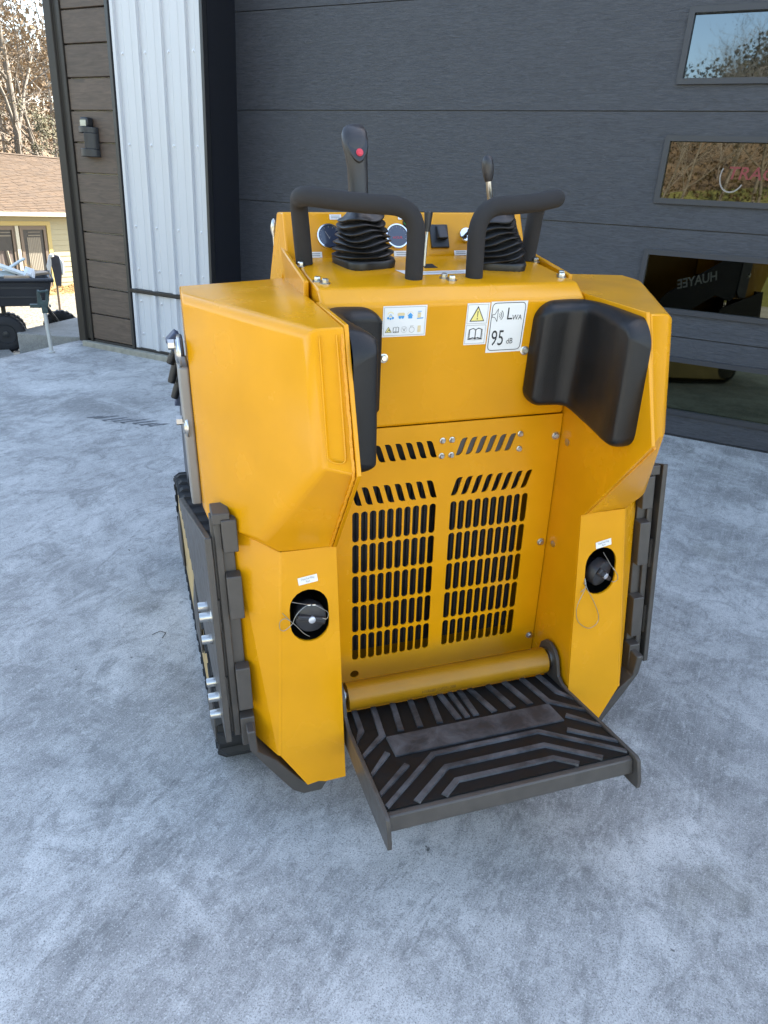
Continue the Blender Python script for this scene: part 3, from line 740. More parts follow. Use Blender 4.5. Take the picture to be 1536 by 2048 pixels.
    for i in range(n_):
        j = (i+1) % n_
        for a in range(4): mb.bm.faces.new([rows[i][a], rows[j][a], rows[j][(a+1) % 4], rows[i][(a+1) % 4]])
    trk = mp('rubber_track', mb, M_LUGT)
    # arc-length walk for lugs
    seg = [(Vector(hp[i]), Vector(hp[(i+1) % n_])) for i in range(n_)]; tot = sum((b-a).length for a, b in seg); NL = 46; lug = None
    for k in range(NL):
        d = tot*k/NL
        for a, b in seg:
            if d <= (b-a).length: break
            d -= (b-a).length
        p = a.lerp(b, d/(b-a).length); t = (b-a).normalized()
        if lug is None:
            mb = MB(); mb.solid([(x0-.459, -.018, -.013), (x1-.459+.003, -.018, -.013), (x1-.459+.003, .018, -.013), (x0-.459, .018, -.013), (x0-.455, -.010, .0), (x1-.475, -.010, .0), (x1-.475, .010, .0), (x0-.455, .010, .0)], [(0, 3, 2, 1), (4, 5, 6, 7), (0, 1, 5, 4), (1, 2, 6, 5), (2, 3, 7, 6), (3, 0, 4, 7)])
            lug = mp('track_lug', mb, M_LUGT, trk, flat=True); o = lug
        else: o = lug.copy(); link(o, trk)
        yv = Vector((0, t.x, t.y)); zv = Vector((s, 0, 0)).cross(yv) if s > 0 else yv.cross(Vector((s, 0, 0)))
        # outward normal of the counter-clockwise hull is (t.y, -t.x)
        zv = Vector((0, t.y, -t.x))
        m4 = Matrix(((s, 0, 0), (0, yv.y, zv.y), (0, yv.z, zv.z))).to_4x4(); m4.translation = Vector(((.459+fl(p.x))*s, p.x, p.y))-P0
        o.matrix_basis = m4
    mb = B(); fp_ = ((.035, -.20), (.045, -.13), (.22, .03), (.30, .085), (.95, .08), (1.12, -.13), (1.04, -.255), (.12, -.266), (.06, -.245))
    lo = [mb.v((.40*s, y, z)) for y, z in fp_]; hi = [mb.v(((x1-.003+fl(y))*s, y, z)) for y, z in fp_]
    mb.bm.faces.new(lo[::-1]); mb.bm.faces.new(hi)
    for i in range(len(lo)):
        j = (i+1) % len(lo); mb.bm.faces.new([lo[i], lo[j], hi[j], hi[i]])
    mp('track_frame', mb, M_TAN, bevel=.006)
    for cy_, cz_, r in ((.36, -.05, .10), (1.02, -.155, .10), (.13, -.18, .08)):
        mb = B(); mb.lathe([(r, 0), (r, .004), (r*.4, .012)], ((x1-.003+fl(cy_))*s, cy_, cz_), (s, 0, 0), 24); mp('track_wheel', mb, M_GREY)

# --- HUAYEE front linkage and hoses seen past the left arm
mb = B(); mb.box((-.50, 1.02, .0), (.50, 1.07, .36)); mp('attachment_plate', mb, M_NAVY, bevel=.008)
mb = B(); mb.prism([(-.544, .60, .632), (-.519, .60, .656), (-.508, .60, .648), (-.508, .60, .600), (-.526, .60, .606)], (0, 0, 0), (0, .05, 0)); mp('cylinder_bracket', mb, M_NAVY, bevel=.003)
for a, b_, r in (((-.5235, .625, .603), (-.5385, .625, .570), .0105), ((-.5180, .63, .585), (-.5400, .63, .518), .0105), ((-.5190, .64, .522), (-.5370, .64, .472), .0100), ((-.512, .66, .56), (-.516, .66, .50), .010)):
    mb = B(); a, b_ = Vector(a), Vector(b_); mb.tube([a, a.lerp(b_, .25), a.lerp(b_, .26), a.lerp(b_, .93), b_], [r*.8, r*.8, r, r, r*.85], 14); mp('hose_coupling', mb, M_HOSE)
mb = B(); mb.prism([(-.516, .66, .515), (-.500, .66, .515), (-.500, .67, .437), (-.5385, .67, .440)], (0, 0, 0), (0, .03, 0)); mp('mounting_foot', mb, M_NAVY, bevel=.003)
mb = B(); mb.tube(fillet([(-.527, .575, .634), (-.520, .57, .632), (-.513, .56, .625)], .01), .0014, 8); mb.lathe([(.003, -.005), (.0060, -.002), (.0060, .003), (.003, .006)], (-.527, .575, .634), (1, 0, .2), 12); mp('grease_tag', mb, M_STICK)

# --- body box between the plates (dark inside)
mb = B(); mb.box((-.27, .16, -.16), (.27, 1.0, .70)); mp('engine_housing', mb, M_YEL_SHADED, bevel=.01)
mb = B(); mb.box((-.265, .075, -.06), (.265, .085, .57)); mp('inner_frame', mb, M_YEL_SHADED)
mb = B()
mb.box((-.205, .030, .006), (.206, .07, .445))
mp('radiator', mb, M_RAD)
mb = B()
for k in range(42):
    x = -.200+k*.0098
    mb.tube([(x, .028, .008), (x, .028, .443)], .0024, 6)
mp('radiator_fins', mb, M_RAD)
mb = B(); mb.box((-.20, .02, .49), (-.005, .05, .55)); mp('air_box', mb, M_VOID)

# --- grille panel with real slots
polys = [rrect(-.2705, -.0605, .2692, .5719, .002, 2)]
for s in (-1, 1):
    for c in range(10):
        x = s*(.0245+c*.01946)
        for r in range(5): polys.append(capsule(x, .0365+r*.0789-.0002, .0149, .0735, 5))
    def leaf(x0, z0, wd, lean, h):
        r = .006
        P_ = [(x0, z0), (x0+wd-r, z0), (x0+wd-r*.3, z0+r*.35), (x0+wd+lean*.12, z0+r*1.2), (x0+wd+lean, z0+h), (x0+lean+r, z0+h), (x0+lean+r*.3, z0+h-r*.35), (x0+lean-lean*.12, z0+h-r*1.2)]
        P_ = [(s*a, b) for a, b in P_]; return P_ if s > 0 else P_[::-1]
    for k in range(8): polys.append(leaf(.0162+k*.0242, .4022, .0142, .0115, .0428))
    for k in range(6): polys.append(leaf(.0212+k*.0229, .4968, .0140, .0115, .0388))
polys.append(circle(-.2013, -.0452+.004, .0105, 16))
curve_mesh('grille_panel', polys, lambda u, v, w_: (u, .0015-w_, v), M_YEL, mach, P0, depth=.003)
mb = B(); mb.box((.012, .0035, .488), (.181, .006, .545)); mp('slot_cover', mb, M_GREY)
for p in ((-.0106, 0, .5338), (.0106, 0, .5338), (-.0111, 0, .4993), (.0111, 0, .4993), (.1703, 0, .5335), (.1712, 0, .4989), (-.1703, 0, .5335), (-.1712, 0, .4989)):
    bolt(p, (0, -1, 0), .0052, .0065, .0066, roll=random.random())
for p in ((.258, 0, .5215), (.2554, 0, .2550), (.2575, 0, -.0145), (-.2575, 0, .5215), (-.2554, 0, .255), (-.2575, 0, -.0145)):
    bolt(p, (0, -1, 0), .0066, .0075, .0092, roll=random.random())

# --- upper panel, deck and dashboard: one folded sheet, then the dash box
def up(z): return -(z-.573)*.1045
prof = [(0, .5727), (up(.822), .822), (.010, .8478), (.30, .8740), (.30, .80), (.05, .80), (.03, .5727)]
mb = B(); mb.prism([(0, y, z) for y, z in prof], (-.2705, 0, 0), (.2692, 0, 0)); mp('console_sheet', mb, M_YEL, bevel=.007, seg=4)
dprof = [(.268, .8705), (.310, .9585), (.375, .955), (.40, .80), (.30, .80)]
mb = B(); P_ = [(0, y, z) for y, z in dprof]
wx_ = (.280, .2785, .2800, .300, .296); lo = [mb.v((-wx_[i], y, z)) for i, (x, y, z) in enumerate(P_)]; hi = [mb.v((wx_[i], y, z)) for i, (x, y, z) in enumerate(P_)]
mb.bm.faces.new(lo); mb.bm.faces.new(hi[::-1])
for i in range(5):
    j = (i+1) % 5; mb.bm.faces.new([lo[i], lo[j], hi[j], hi[i]])
dash = mp('dashboard', mb, M_YEL, bevel=.004, seg=3)
dn = Vector((0, -.0880, .0420)).normalized()      # dash face normal
du = Vector((1, 0, 0)); dv = Vector((0, .042, .088)).normalized(); dO = Vector((0, .268, .8705))
def df(u, v, w_): return dO+du*u+dv*v+dn*w_
def dcoord(z): return (z-.8705)/dv.z
for gx, gz_ in ((-.184, .9110), (-.0300, .9105)):
    c = df(gx, dcoord(gz_), 0)
    mb = B(); mb.lathe([(.0275, 0), (.0275, .004), (.0262, .0065), (.0235, .0065), (.0235, .004)], c, dn, 32, closed=False); ga = mp('gauge', mb, M_CHROME, dash)
    mb = B(); mb.lathe([(.0236, .0030), (.0236, .0045)], c, dn, 32); mp('gauge_face', mb, M_GAUGE, dash)
    def gf(u, v, w_, gx=gx, gz_=gz_): return df(gx+u, dcoord(gz_)+v, .0046+w_)
    curve_mesh('gauge_mark', None, lambda u, v, w_: gf(u, v-.004, .0002), M_RED if gx > -.1 else M_INKGREY, dash, P0, text='HOUR' if gx > -.1 else 'V', size=.008)
    pr_ = []
    for k in range(9):
        a = R_(200-k*27.5); pr_ += stroke([(.0185*math.cos(a), .0185*math.sin(a)), (.0215*math.cos(a), .0215*math.sin(a))], .001)
    if gx < -.1: pr_ += stroke([(0, -.004), (-.008, .010)], .0012)
    flat_print('gauge_ticks', pr_, gf, M_INKGREY, dash, P0, .0002)
c = df(-.0030, dcoord(.937), 0)
mb = B(); mb.lathe([(.0105, 0), (.0105, .004), (.0095, .005)], c, dn, 20); mp('button_base', mb, M_BLK, dash)
mb = B(); mb.lathe([(.0085, .004), (.0085, .009), (.0075, .011)], c, dn, 20); mp('start_button', mb, M_GREEN, dash)
c0 = dcoord(.9095)
mb = B(); mb.obox(df(.069, c0, .003), du*.0215, dv*.026, dn*.003); sw = mp('switch_plate', mb, M_BLK, dash, bevel=.002)
mb = B()
mb.solid([df(.060, c0-.008, .006), df(.086, c0-.008, .006), df(.086, c0+.022, .006), df(.060, c0+.022, .006), df(.062, c0-.010, .022), df(.084, c0-.010, .022), df(.083, c0+.020, .013), df(.063, c0+.020, .013)], [(0, 3, 2, 1), (4, 5, 6, 7), (0, 1, 5, 4), (1, 2, 6, 5), (2, 3, 7, 6), (3, 0, 4, 7)])
mp('rocker_switch', mb, M_BLK, dash, bevel=.002)
c = df(.1330, dcoord(.9115), 0)
mb = B(); mb.lathe([(.0165, 0), (.0165, .006), (.0145, .009), (.006, .0095)], c, dn, 24); mp('key_switch', mb, M_CHROME, dash)
mb = B(); mb.obox(c+dn*.022, du*.004, dv*.002, dn*.014); mb.obox(c+dn*.038+du*.002, du*.009, dv*.0025, dn*.009); mp('key', mb, M_BLK, dash, bevel=.0015)
c = df(-.2510, dcoord(.914), 0); mb = B(); mb.lathe([(.009, 0), (.009, .01), (.006, .016)], c, dn, 14); mp('plug', mb, M_BLK, dash)
for (u, zz, hw, hh) in ((-.1650, .9490, .013, .0055), (-.0100, .9490, .013, .0055), (-.0210, .8765, .020, .0060), (.118, .8765, .016, .0055), (-.2190, .8765, .016, .006), (-.085, .949, .012, .0055)):
    mb = B(); v0 = dcoord(zz); mb.face([df(u-hw, v0-hh, .0008), df(u+hw, v0-hh, .0008), df(u+hw, v0+hh, .0008), df(u-hw, v0+hh, .0008)]); st = mp('sticker', mb, M_STICK, dash)
    flat_print('print', [q for k in (-1, 1) for q in stroke([(u-hw*.7, v0+k*hh*.35), (u+hw*.7, v0+k*hh*.35)], .0012)], lambda a, b, w_: df(a, b, .001+w_), M_INKGREY, dash, P0, .0003)
# side gussets rising forward from the deck
for s in (-1, 1):
    mb = B(); mb.prism([(0, y, z) for y, z in ((.06, .80), (.06, .8545), (.235, .8790), (.40, .903), (.44, .80), (.44, .55), (.06, .55))], (.2760*s, 0, 0), (.2860*s, 0, 0)); mp('console_gusset', mb, M_YEL, bevel=.003)
mb = B(); mb.lathe([(.003, -.01), (.0035, .010), (.007, .022), (.0075, .032), (.004, .044), (.001, .048)], (-.284, .40, .892), (0, 0, 1), 12); mp('lifting_eye', mb, M_ZINC)
# deck hardware
dkn = Vector((0, -.0903, 1)).normalized()
def dk(x, y): return Vector((x, y, .8478+(y-.010)*.0903))
for x, y, r in ((-.2655, .19, 0), (.2655, .19, .4), (-.2590, .062, .2), (-.2480, .044, .6), (.2610, .066, .3), (.2520, .048, .1), (-.0015, .064, .5), (.0080, .046, .2)):
    bolt(dk(x, y), dkn, .0062, .0095, .0098, roll=r)
for x0, y0, x1, y1 in ((-.082, .085, .074, .140),):
    pass
mb = B(); pts = [dk(-.0800, .140), dk(-.0690, .094), dk(.0680, .098), dk(.0745, .130), dk(.05, .126), dk(-.03, .122)]
mb.face([p+dkn*.0006 for p in pts]); st = mp('sticker', mb, M_STICK)
flat_print('print', [q for k in range(2) for q in stroke([(-.055, .112-k*.007), (.060, .115-k*.007)], .0016)], lambda a, b, w_: dk(a, b)+dkn*(.0009+w_), M_INKGREY, st, P0, .0002)
mb = B(); mb.obox(dk(.004, .170)+dkn*.0006, (.014, 0, 0), (0, .017, .0015), (0, 0, .0004)); mp('lever_slot', mb, M_VOID)
mb = B(); mb.tube([(-.0072, .168, .856), (-.0035, .172, .910), (.0000, .176, .935)], .0032, 10); lv = mp('throttle_lever', mb, M_ZINC)
mb = B(); mb.lathe([(.0058, 0), (.0062, .006), (.0088, .034), (.0088, .037), (.0070, .039)], (-.0010, .175, .930), (.06, .05, 1), 14); mp('lever_knob', mb, M_BLK, lv)

# --- bellows boots, joystick, control lever
def boot(name, base, top, rb, rt, nr, rot, xd):
    base, top = Vector(base), Vector(top); ax = top-base; h = ax.length; mb = B()
    mb.lathe([(rb*1.0, 0), (rb*1.02, .012), (rb*.98, .0165), (rb*.93, .017)], base, dkn, 40, sq=5, xdir=xd)
    pr_ = [(rb*.93, .014)]; hh = h-.02
    for k in range(nr):
        t = k/nr; t2 = (k+.5)/nr; r0 = rb+(rt-rb)*t**1.15; z0 = .018+hh*t; z1 = hh/nr
        ro, ri = r0*1.07, r0*.87
        pr_ += [(ri, z0), (ro*.97, z0+z1*.22), (ro, z0+z1*.36), (ro, z0+z1*.46), (ro*.96, z0+z1*.58), (ri*.98, z0+z1*.86)]
    pr_ += [(rt*.80, h), (rt*.62, h+.006), (.016, h+.010)]
    mb.lathe(pr_, base, ax, 40, sq=3.2, xdir=xd)
    # slight irregular sag
    for v in mb.bm.verts:
        p = v.co+P0; q = (p.z-base.z)/h
        v.co.z += .0036*math.sin(3.1*math.atan2(p.y-base.y, p.x-base.x)+q*9+rot)*min(1, max(0, q*2))
        v.co.x += .0016*math.sin(q*13+rot)*min(1, max(0, q*2))
    return mp(name, mb, M_BOOT, sharp=60)
boot('bellows_boot', dk(-.1310, .200), (-.1380, .195, .9640), .0545, .0370, 7, .3, (.96, .28, 0))
boot('bellows_boot', dk(.1610, .165), (.1380, .158, .9640), .0555, .0350, 7, 1.9, (.95, -.30, 0))
# joystick grip: loft of rounded sections
mb = B()
J = [(0, .955, .0200, .016), (.0, .985, .0195, .0155), (.0, 1.02, .0198, .0155), (-.001, 1.045, .0208, .0160), (-.0035, 1.066, .0225, .0180), (-.005, 1.080, .0255, .0190), (-.005, 1.093, .0258, .0180), (-.004, 1.103, .0230, .0150), (-.002, 1.109, .0165, .0090)]
rings = []
for dx, z, rx, ry in J:
    tilt = (z-.955)*.10
    ring = []
    for k in range(28):
        a = 2*math.pi*k/28; f = 1/((abs(math.cos(a))**2.7+abs(math.sin(a))**2.7)**(1/2.7))
        yy = .190+tilt+ry*f*math.sin(a)
        zz = z
        if z > 1.04: zz = z+(yy-.195)*.75       # sloping thumb face
        ring.append(mb.v((-.1440+dx+rx*f*math.cos(a), yy, zz)))
    rings.append(ring)
for i in range(len(rings)-1):
    for k in range(28):
        k2 = (k+1) % 28; mb.bm.faces.new([rings[i][k], rings[i][k2], rings[i+1][k2], rings[i+1][k]])
mb.bm.faces.new(rings[0][::-1]); mb.bm.faces.new(rings[-1])
js = mp('joystick', mb, M_GRIP, sharp=70)
# thumb plate with button on the rear face
tn = Vector((0, -.93, .36)).normalized(); tu = Vector((1, 0, 0)); tv = tn.cross(tu).normalized(); tc_ = Vector((-.1468, .1862, 1.0800))
if tv.z < 0: tv = -tv
outl = [(0, -.0255), (.008, -.0225), (.0150, -.012), (.0205, .002), (.0215, .013), (.0180, .0225), (.010, .0265), (-.004, .0275), (-.015, .0245), (-.0205, .015), (-.0215, .004), (-.0160, -.009), (-.008, -.0205)]
mb = B(); mb.prism([tc_+tu*a+tv*b for a, b in outl], tn*-.006, tn*.0012); mp('thumb_plate', mb, M_BLK, js, bevel=.002)
mb = B(); mb.lathe([(.0070, .0005), (.0070, .0035), (.0050, .0036), (.0048, .0050), (.003, .0056)], tc_+tu*.0020-tv*.0075, tn, 20); mp('thumb_button', mb, M_RED, js)
mb = B(); mb.tube([(.1355, .158, .955), (.1225, .150, 1.005), (.1165, .149, 1.034)], .0060, 14); cl = mp('control_lever', mb, M_ZINC)
mb = B(); mb.lathe([(.0075, 0), (.0088, .003), (.0118, .018), (.0122, .030), (.0112, .038), (.0075, .0455), (.002, .0480)], (.1178, .1492, 1.0270), (-.16, 0, 1), 20); mp('lever_grip', mb, M_GRIP, cl, sharp=60)

# --- foam covered grab handles
for s in (-1, 1):
    pth = fillet([(.0645*s, .068, .8515), (.0620*s, .066, .9840), (.175*s, .078, .9880), (.270*s, .118, .9990), (.2640*s, .204, .9900), (.2540*s, .2090, .866)], {1: .056, 2: .06, 3: .032, 4: .030}, 8)
    mb = B(); mb.tube(pth, .0176, 20); mp('grab_handle', mb, M_FOAM, sharp=60)

# --- hip pads: upholstered concave cushions in the corners
for s in (-1, 1):
    A_ = Vector((.1590, -.016)); Cn = Vector((.2715, -.022)); En = Vector((.2715, -.262))
    path2 = [A_, Vector((.205, -.017)), Vector((.240, -.022)), Vector((.258, -.036)), Vector((.2665, -.062)), Vector((.2705, -.10)), Vector((.2710, -.18)), En]
    # arc-length table
    def fine(P, n=60):
        out = []
        for i in range(len(P)-1):
            a = P[max(i-1, 0)]; b = P[i]; c = P[i+1]; d = P[min(i+2, len(P)-1)]
            for k in range(10):
                t = k/10; out.append(.5*((2*b)+(c-a)*t+(2*a-5*b+4*c-d)*t*t+(3*b-a-3*c+d)*t**3))
        out.append(P[-1]); return out
    fp = fine(path2); ln = [0]
    for a, b in zip(fp[:-1], fp[1:]): ln.append(ln[-1]+(b-a).length)
    TL = ln[-1]
    def at(u):
        d = u*TL
        for i in range(len(fp)-1):
            if d <= ln[i+1] or i == len(fp)-2:
                t = (d-ln[i])/(ln[i+1]-ln[i]); p = fp[i].lerp(fp[i+1], t); tg = (fp[min(i+2, len(fp)-1)]-fp[max(i-1, 0)]).normalized(); return p, Vector((tg.y, -tg.x)) if False else Vector((-tg.y*-1, -tg.x))
    rp2 = [Vector(q) for q in ((.158, -.048), (.176, -.055), (.197, -.0575), (.216, -.0600), (.2315, -.0690), (.2400, -.0860), (.2415, -.112), (.2380, -.148), (.2320, -.186), (.2265, -.220), (.2275, -.245), (.2330, -.264))]
    rfp = fine(rp2)
    def rat(u):
        d = u*TL
        i = min(len(rfp)-2, int(u*(len(rfp)-1))); t = u*(len(rfp)-1)-i; return rfp[i].lerp(rfp[i+1], t)
    def pad_fn(u, v):
        wl_, _ = at(u); p = rat(u)
        zt = .818-(.012*max(0, (u-.9)/.1))+.004*math.sin(u*3.1)
        k_ = max(0, min(1, (u-.30)/.25)); k_ = k_*k_*(3-2*k_)
        zb = .602*(1-k_)+(.588-.014*max(0, (u-.5)/.5))*k_
        ru = min(u, 1-u)*TL; rc = .042; cut = 0
        if ru < rc: cut = rc-math.sqrt(max(0, rc*rc-(rc-ru)**2))
        zt -= cut*.9; zb += cut*.9
        z = zb+(zt-zb)*v
        ev = min(v, 1-v)*(zt-zb); e = min(ru, ev); r = .019; k = 1 if e > r else math.sqrt(max(0, 1-((r-e)/r)**2))
        o_ = wl_+(p-wl_)*k
        yb = up(z)*max(0, 1-max(0, u-.35)/.2)
        return (o_.x*s, o_.y+.010+yb*.6, z)
    mb = B()
    mb.grid(lambda a, b: pad_fn(.5-.5*math.cos(math.pi*a) if True else a, .5-.5*math.cos(math.pi*b)), 64, 48)
    mp('hip_pad', mb, M_PAD, sharp=80)

# --- stickers on the upper panel
def uf(u, v, w_): return (u, up(v)-w_, v)
def sticker(x0, z0, x1, z1, sk=0.0):
    mb = B(); mb.face([uf(x0, z0, .0008), uf(x1, z0+sk, .0008), uf(x1, z1+sk, .0008), uf(x0, z1, .0008)]); return mp('sticker', mb, M_STICK)
def pr(name, polys, m, st): return flat_print(name, polys, lambda a, b, w_: uf(a, b, .0010+w_), m, st, P0, .0002)
s1 = sticker(-.1550, .7605, -.0683, .8190)
pr('border', stroke([(-.1525, .7633), (-.0710, .7633), (-.0710, .8162), (-.1525, .8162)], .0006, True), M_INKGREY, s1)
def arc(cx, cy_, r, a0, a1, n=10): return [(cx+r*math.cos(R_(a0+(a1-a0)*k/n)), cy_+r*math.sin(R_(a0+(a1-a0)*k/n))) for k in range(n+1)]
zt = .8005; zb = .7740
pr('pictogram', stroke(arc(-.1400, zt+.001, .0062, 25, 155), .0011)+stroke(arc(-.1400, zt-.0035, .0030, 20, 160), .001), M_INKYEL, s1)
pr('pictogram', [circle(-.1445, zt-.004, .0024, 10), circle(-.1355, zt-.004, .0024, 10), circle(-.1400, zt-.0055, .0020, 10)]+stroke([(-.1400, zt+.003), (-.1430, zt-.001), (-.1370, zt-.001)], .0009, True), M_INKBLUE, s1)
pr('pictogram', [rrect(-.1265, zt-.001, -.1120, zt+.0055, .003, 3)], M_INKTAN, s1)
pr('pictogram', [circle(-.1215, zt-.0035, .0026, 10), circle(-.1160, zt-.0035, .0026, 10), [(-.1245, zt-.003), (-.1130, zt-.003), (-.1130, zt-.0005), (-.1245, zt-.0005)]], M_INKBLUE, s1)
pr('pictogram', [[(-.1010, zt+.0052), (-.1068, zt-.001), (-.0952, zt-.001)], [(-.1050, zt-.006), (-.0970, zt-.006), (-.0970, zt-.0012), (-.1050, zt-.0012)]], M_INKBLUE, s1)
pr('pictogram', stroke(arc(-.1010, zt, .0066, 20, 160), .0006), M_INKTAN, s1)
pr('pictogram', [[(-.0865, zt-.005), (-.0800, zt-.005), (-.0800, zt+.005), (-.0865, zt+.005)]], M_INKTAN, s1)
pr('pictogram', [[(-.0875, zt-.0075), (-.0750, zt-.0065), (-.0750, zt-.0048), (-.0875, zt-.0058)], [(-.0860, zt+.0062), (-.0790, zt+.0062), (-.0790, zt+.0075), (-.0860, zt+.0075)], [(-.0860, zt+.003), (-.0820, zt+.003), (-.0820, zt+.0043), (-.0860, zt+.0043)]], M_INKBLUE, s1)
pr('pictogram', [[(-.1430, zb+.0055), (-.1490, zb-.0045), (-.1370, zb-.0045)]], M_INKYEL, s1)
pr('pictogram', stroke([(-.1430, zb+.0055), (-.1490, zb-.0045), (-.1370, zb-.0045)], .0009, True)+stroke([(-.1445, zb-.003), (-.1420, zb+.001), (-.1400, zb-.002)], .0012), M_INK, s1)
def book(cx, cy_, w_, h): return stroke([(cx, cy_-h*.42), (cx-w_*.18, cy_-h*.30), (cx-w_*.42, cy_-h*.40), (cx-w_*.42, cy_+h*.40), (cx-w_*.18, cy_+h*.5), (cx, cy_+h*.36), (cx+w_*.18, cy_+h*.5), (cx+w_*.42, cy_+h*.40), (cx+w_*.42, cy_-h*.40), (cx+w_*.18, cy_-h*.30), (cx, cy_-h*.42)], w_*.05)+stroke([(cx, cy_+h*.36), (cx, cy_-h*.42)], w_*.06)
pr('pictogram', book(-.1280, zb, .0125, .0105)+stroke([(-.1335, zb+.004), (-.1335, zb-.005), (-.1280, zb-.0055), (-.1225, zb-.005), (-.1225, zb+.004)], .0008), M_INK, s1)
pr('pictogram', stroke(arc(-.1120, zb, .0058, 0, 360, 16), .0004)+stroke([(-.1145, zb+.002), (-.1115, zb-.003), (-.1095, zb+.003)], .0010), M_INKGREY, s1)
pr('pictogram', stroke(arc(-.0965, zb-.001, .0052, 0, 360, 16), .0006)+stroke([(-.0990, zb+.0060), (-.0990, zb+.0042)], .0006)+stroke([(-.0995, zb+.0062), (-.0935, zb+.0062)], .0006), M_INKGREY, s1)
pr('pictogram', [rrect(-.0850, zb-.006, -.0785, zb+.0065, .001, 2)], M_INKTAN, s1)
s2 = sticker(.0135, .7372, .0608, .8190, .0)
pr('border', stroke([(.0158, .7795), (.0575, .7795), (.0575, .8160), (.0158, .8160)], .0006, True)+stroke([(.0158, .7400), (.0570, .7400), (.0570, .7760), (.0158, .7760)], .0006, True), M_INKGREY, s2)
pr('warning_triangle', [[(.0365, .8135), (.0210, .7835), (.0520, .7835)]], M_INK, s2)
flat_print('warning_triangle', [[(.0365, .8095), (.0236, .7851), (.0494, .7851)]], lambda a, b, w_: uf(a, b, .0014+w_), M_INKYEL, s2, P0, .0002)
flat_print('exclamation_mark', [[(.0355, .8035), (.0375, .8035), (.0369, .7915), (.0361, .7915)], circle(.0365, .7887, .0013, 10)], lambda a, b, w_: uf(a, b, .0018+w_), M_INK, s2, P0, .0002)
pr('open_book', book(.0365, .7585, .0300, .0230)+stroke([(.0225, .7680), (.0215, .7480), (.0365, .7470), (.0515, .7480), (.0505, .7680)], .0008)+stroke([(.0215, .7480), (.0365, .7515), (.0515, .7480)], .0012), M_INK, s2)
s3 = sticker(.0632, .7190, .1414, .8205, .0)
rr = rrect(.0668, .7235, .1375, .8175, .008, 4)
pr('border', stroke(rr, .0013, True), M_INK, s3)
pr('speaker', stroke([(.0690, .7955), (.0735, .7955), (.0795, .8065), (.0795, .7815), (.0735, .7900), (.0690, .7900)], .0010, True)+stroke(arc(.0800, .7935, .0045, -45, 45), .0011)+stroke(arc(.0800, .7935, .0080, -48, 48), .0011)+stroke(arc(.0800, .7935, .0115, -50, 50), .0011), M_INK, s3)
for tx, x, z, sz, xs in (('L', .0985, .7950, .034, .80), ('WA', .1115, .7880, .0145, .85), ('95', .0710, .7468, .044, .66), ('dB', .1055, .7410, .0165, .82)):
    curve_mesh('lettering', None, lambda u, v, w_, x=x, z=z: uf(x+u, z+v, .0012+w_), M_INK, s3, P0, text=tx, size=sz, align='LEFT', xscale=xs)
for x in (-.1497, .1497): bolt(uf(x, .7197, 0), (0, -1, .1), .0066, .0075, .0092, roll=.3+x)
# small bolts on the inner faces of the bay
bolt((.2713, -.03, .515), (-1, 0, 0), .004, .002, .008)
bolt((.2713, -.03, .262), (-1, 0, 0), .004, .002, .008)

# --- cross tube with stamped number, hinge, step
HY, HZ = -.0973, -.0142
mb = B(); mb.tube([(-.246, HY, HZ-.005), (.246, HY, HZ-.005)], .0310, 40); ct = mp('cross_tube', mb, M_YEL_SHADED)
TUBE_A = R_(-3)
def tf(u, v, w_):
    a = TUBE_A+v/.031
    return (u, HY-math.cos(a)*(.0312+w_), HZ-.005+math.sin(a)*(.0312+w_))
curve_mesh('stamped_number', None, lambda u, v, w_: tf(u-.036, v, w_), M_STAMP, ct, P0, text='HYR680 JQP251208', size=.0125, xscale=.80)
mb = B(); mb.box((-.27, .0, -.17), (.27, .10, -.062)); mp('lower_sill', mb, M_YEL_SHADED, bevel=.003)
def mz(y): return -.004-.164*(y+.43)
step = None
mb = B()
mb.solid([(-.258, -.118, mz(-.118)-.010), (.258, -.118, mz(-.118)-.010), (.258, -.434, mz(-.434)-.010), (-.258, -.434, mz(-.434)-.010), (-.258, -.118, mz(-.118)-.004), (.258, -.118, mz(-.118)-.004), (.258, -.434, mz(-.434)-.004), (-.258, -.434, mz(-.434)-.004)], [(0, 3, 2, 1), (4, 5, 6, 7), (0, 1, 5, 4), (1, 2, 6, 5), (2, 3, 7, 6), (3, 0, 4, 7)])
step = mp('step_plate', mb, M_GREY, bevel=.001)
mb = B(); mb.solid([(-.256, -.105, mz(-.105)-.004), (.256, -.105, mz(-.105)-.004), (.256, -.434, mz(-.434)-.004), (-.256, -.434, mz(-.434)-.004), (-.256, -.105, mz(-.105)), (.256, -.105, mz(-.105)), (.256, -.434, mz(-.434)), (-.256, -.434, mz(-.434))], [(0, 3, 2, 1), (4, 5, 6, 7), (0, 1, 5, 4), (1, 2, 6, 5), (2, 3, 7, 6), (3, 0, 4, 7)])
mp('step_mat', mb, M_MAT, step)
def strip(pts, w_=.0155):
    """mitred band along a polyline"""
    P = [Vector(p) for p in pts]; L_, R2 = [], []
    for i, p in enumerate(P):
        d0 = (p-P[i-1]).normalized() if i else None; d1 = (P[i+1]-p).normalized() if i < len(P)-1 else None
        if d0 is None: n_ = Vector((-d1.y, d1.x)); k = 1
        elif d1 is None: n_ = Vector((-d0.y, d0.x)); k = 1
        else:
            n_ = (Vector((-d0.y, d0.x))+Vector((-d1.y, d1.x))).normalized(); k = 1/max(.4, n_.dot(Vector((-d0.y, d0.x))))
        L_.append(p+n_*w_/2*k); R2.append(p-n_*w_/2*k)
    return L_, R2
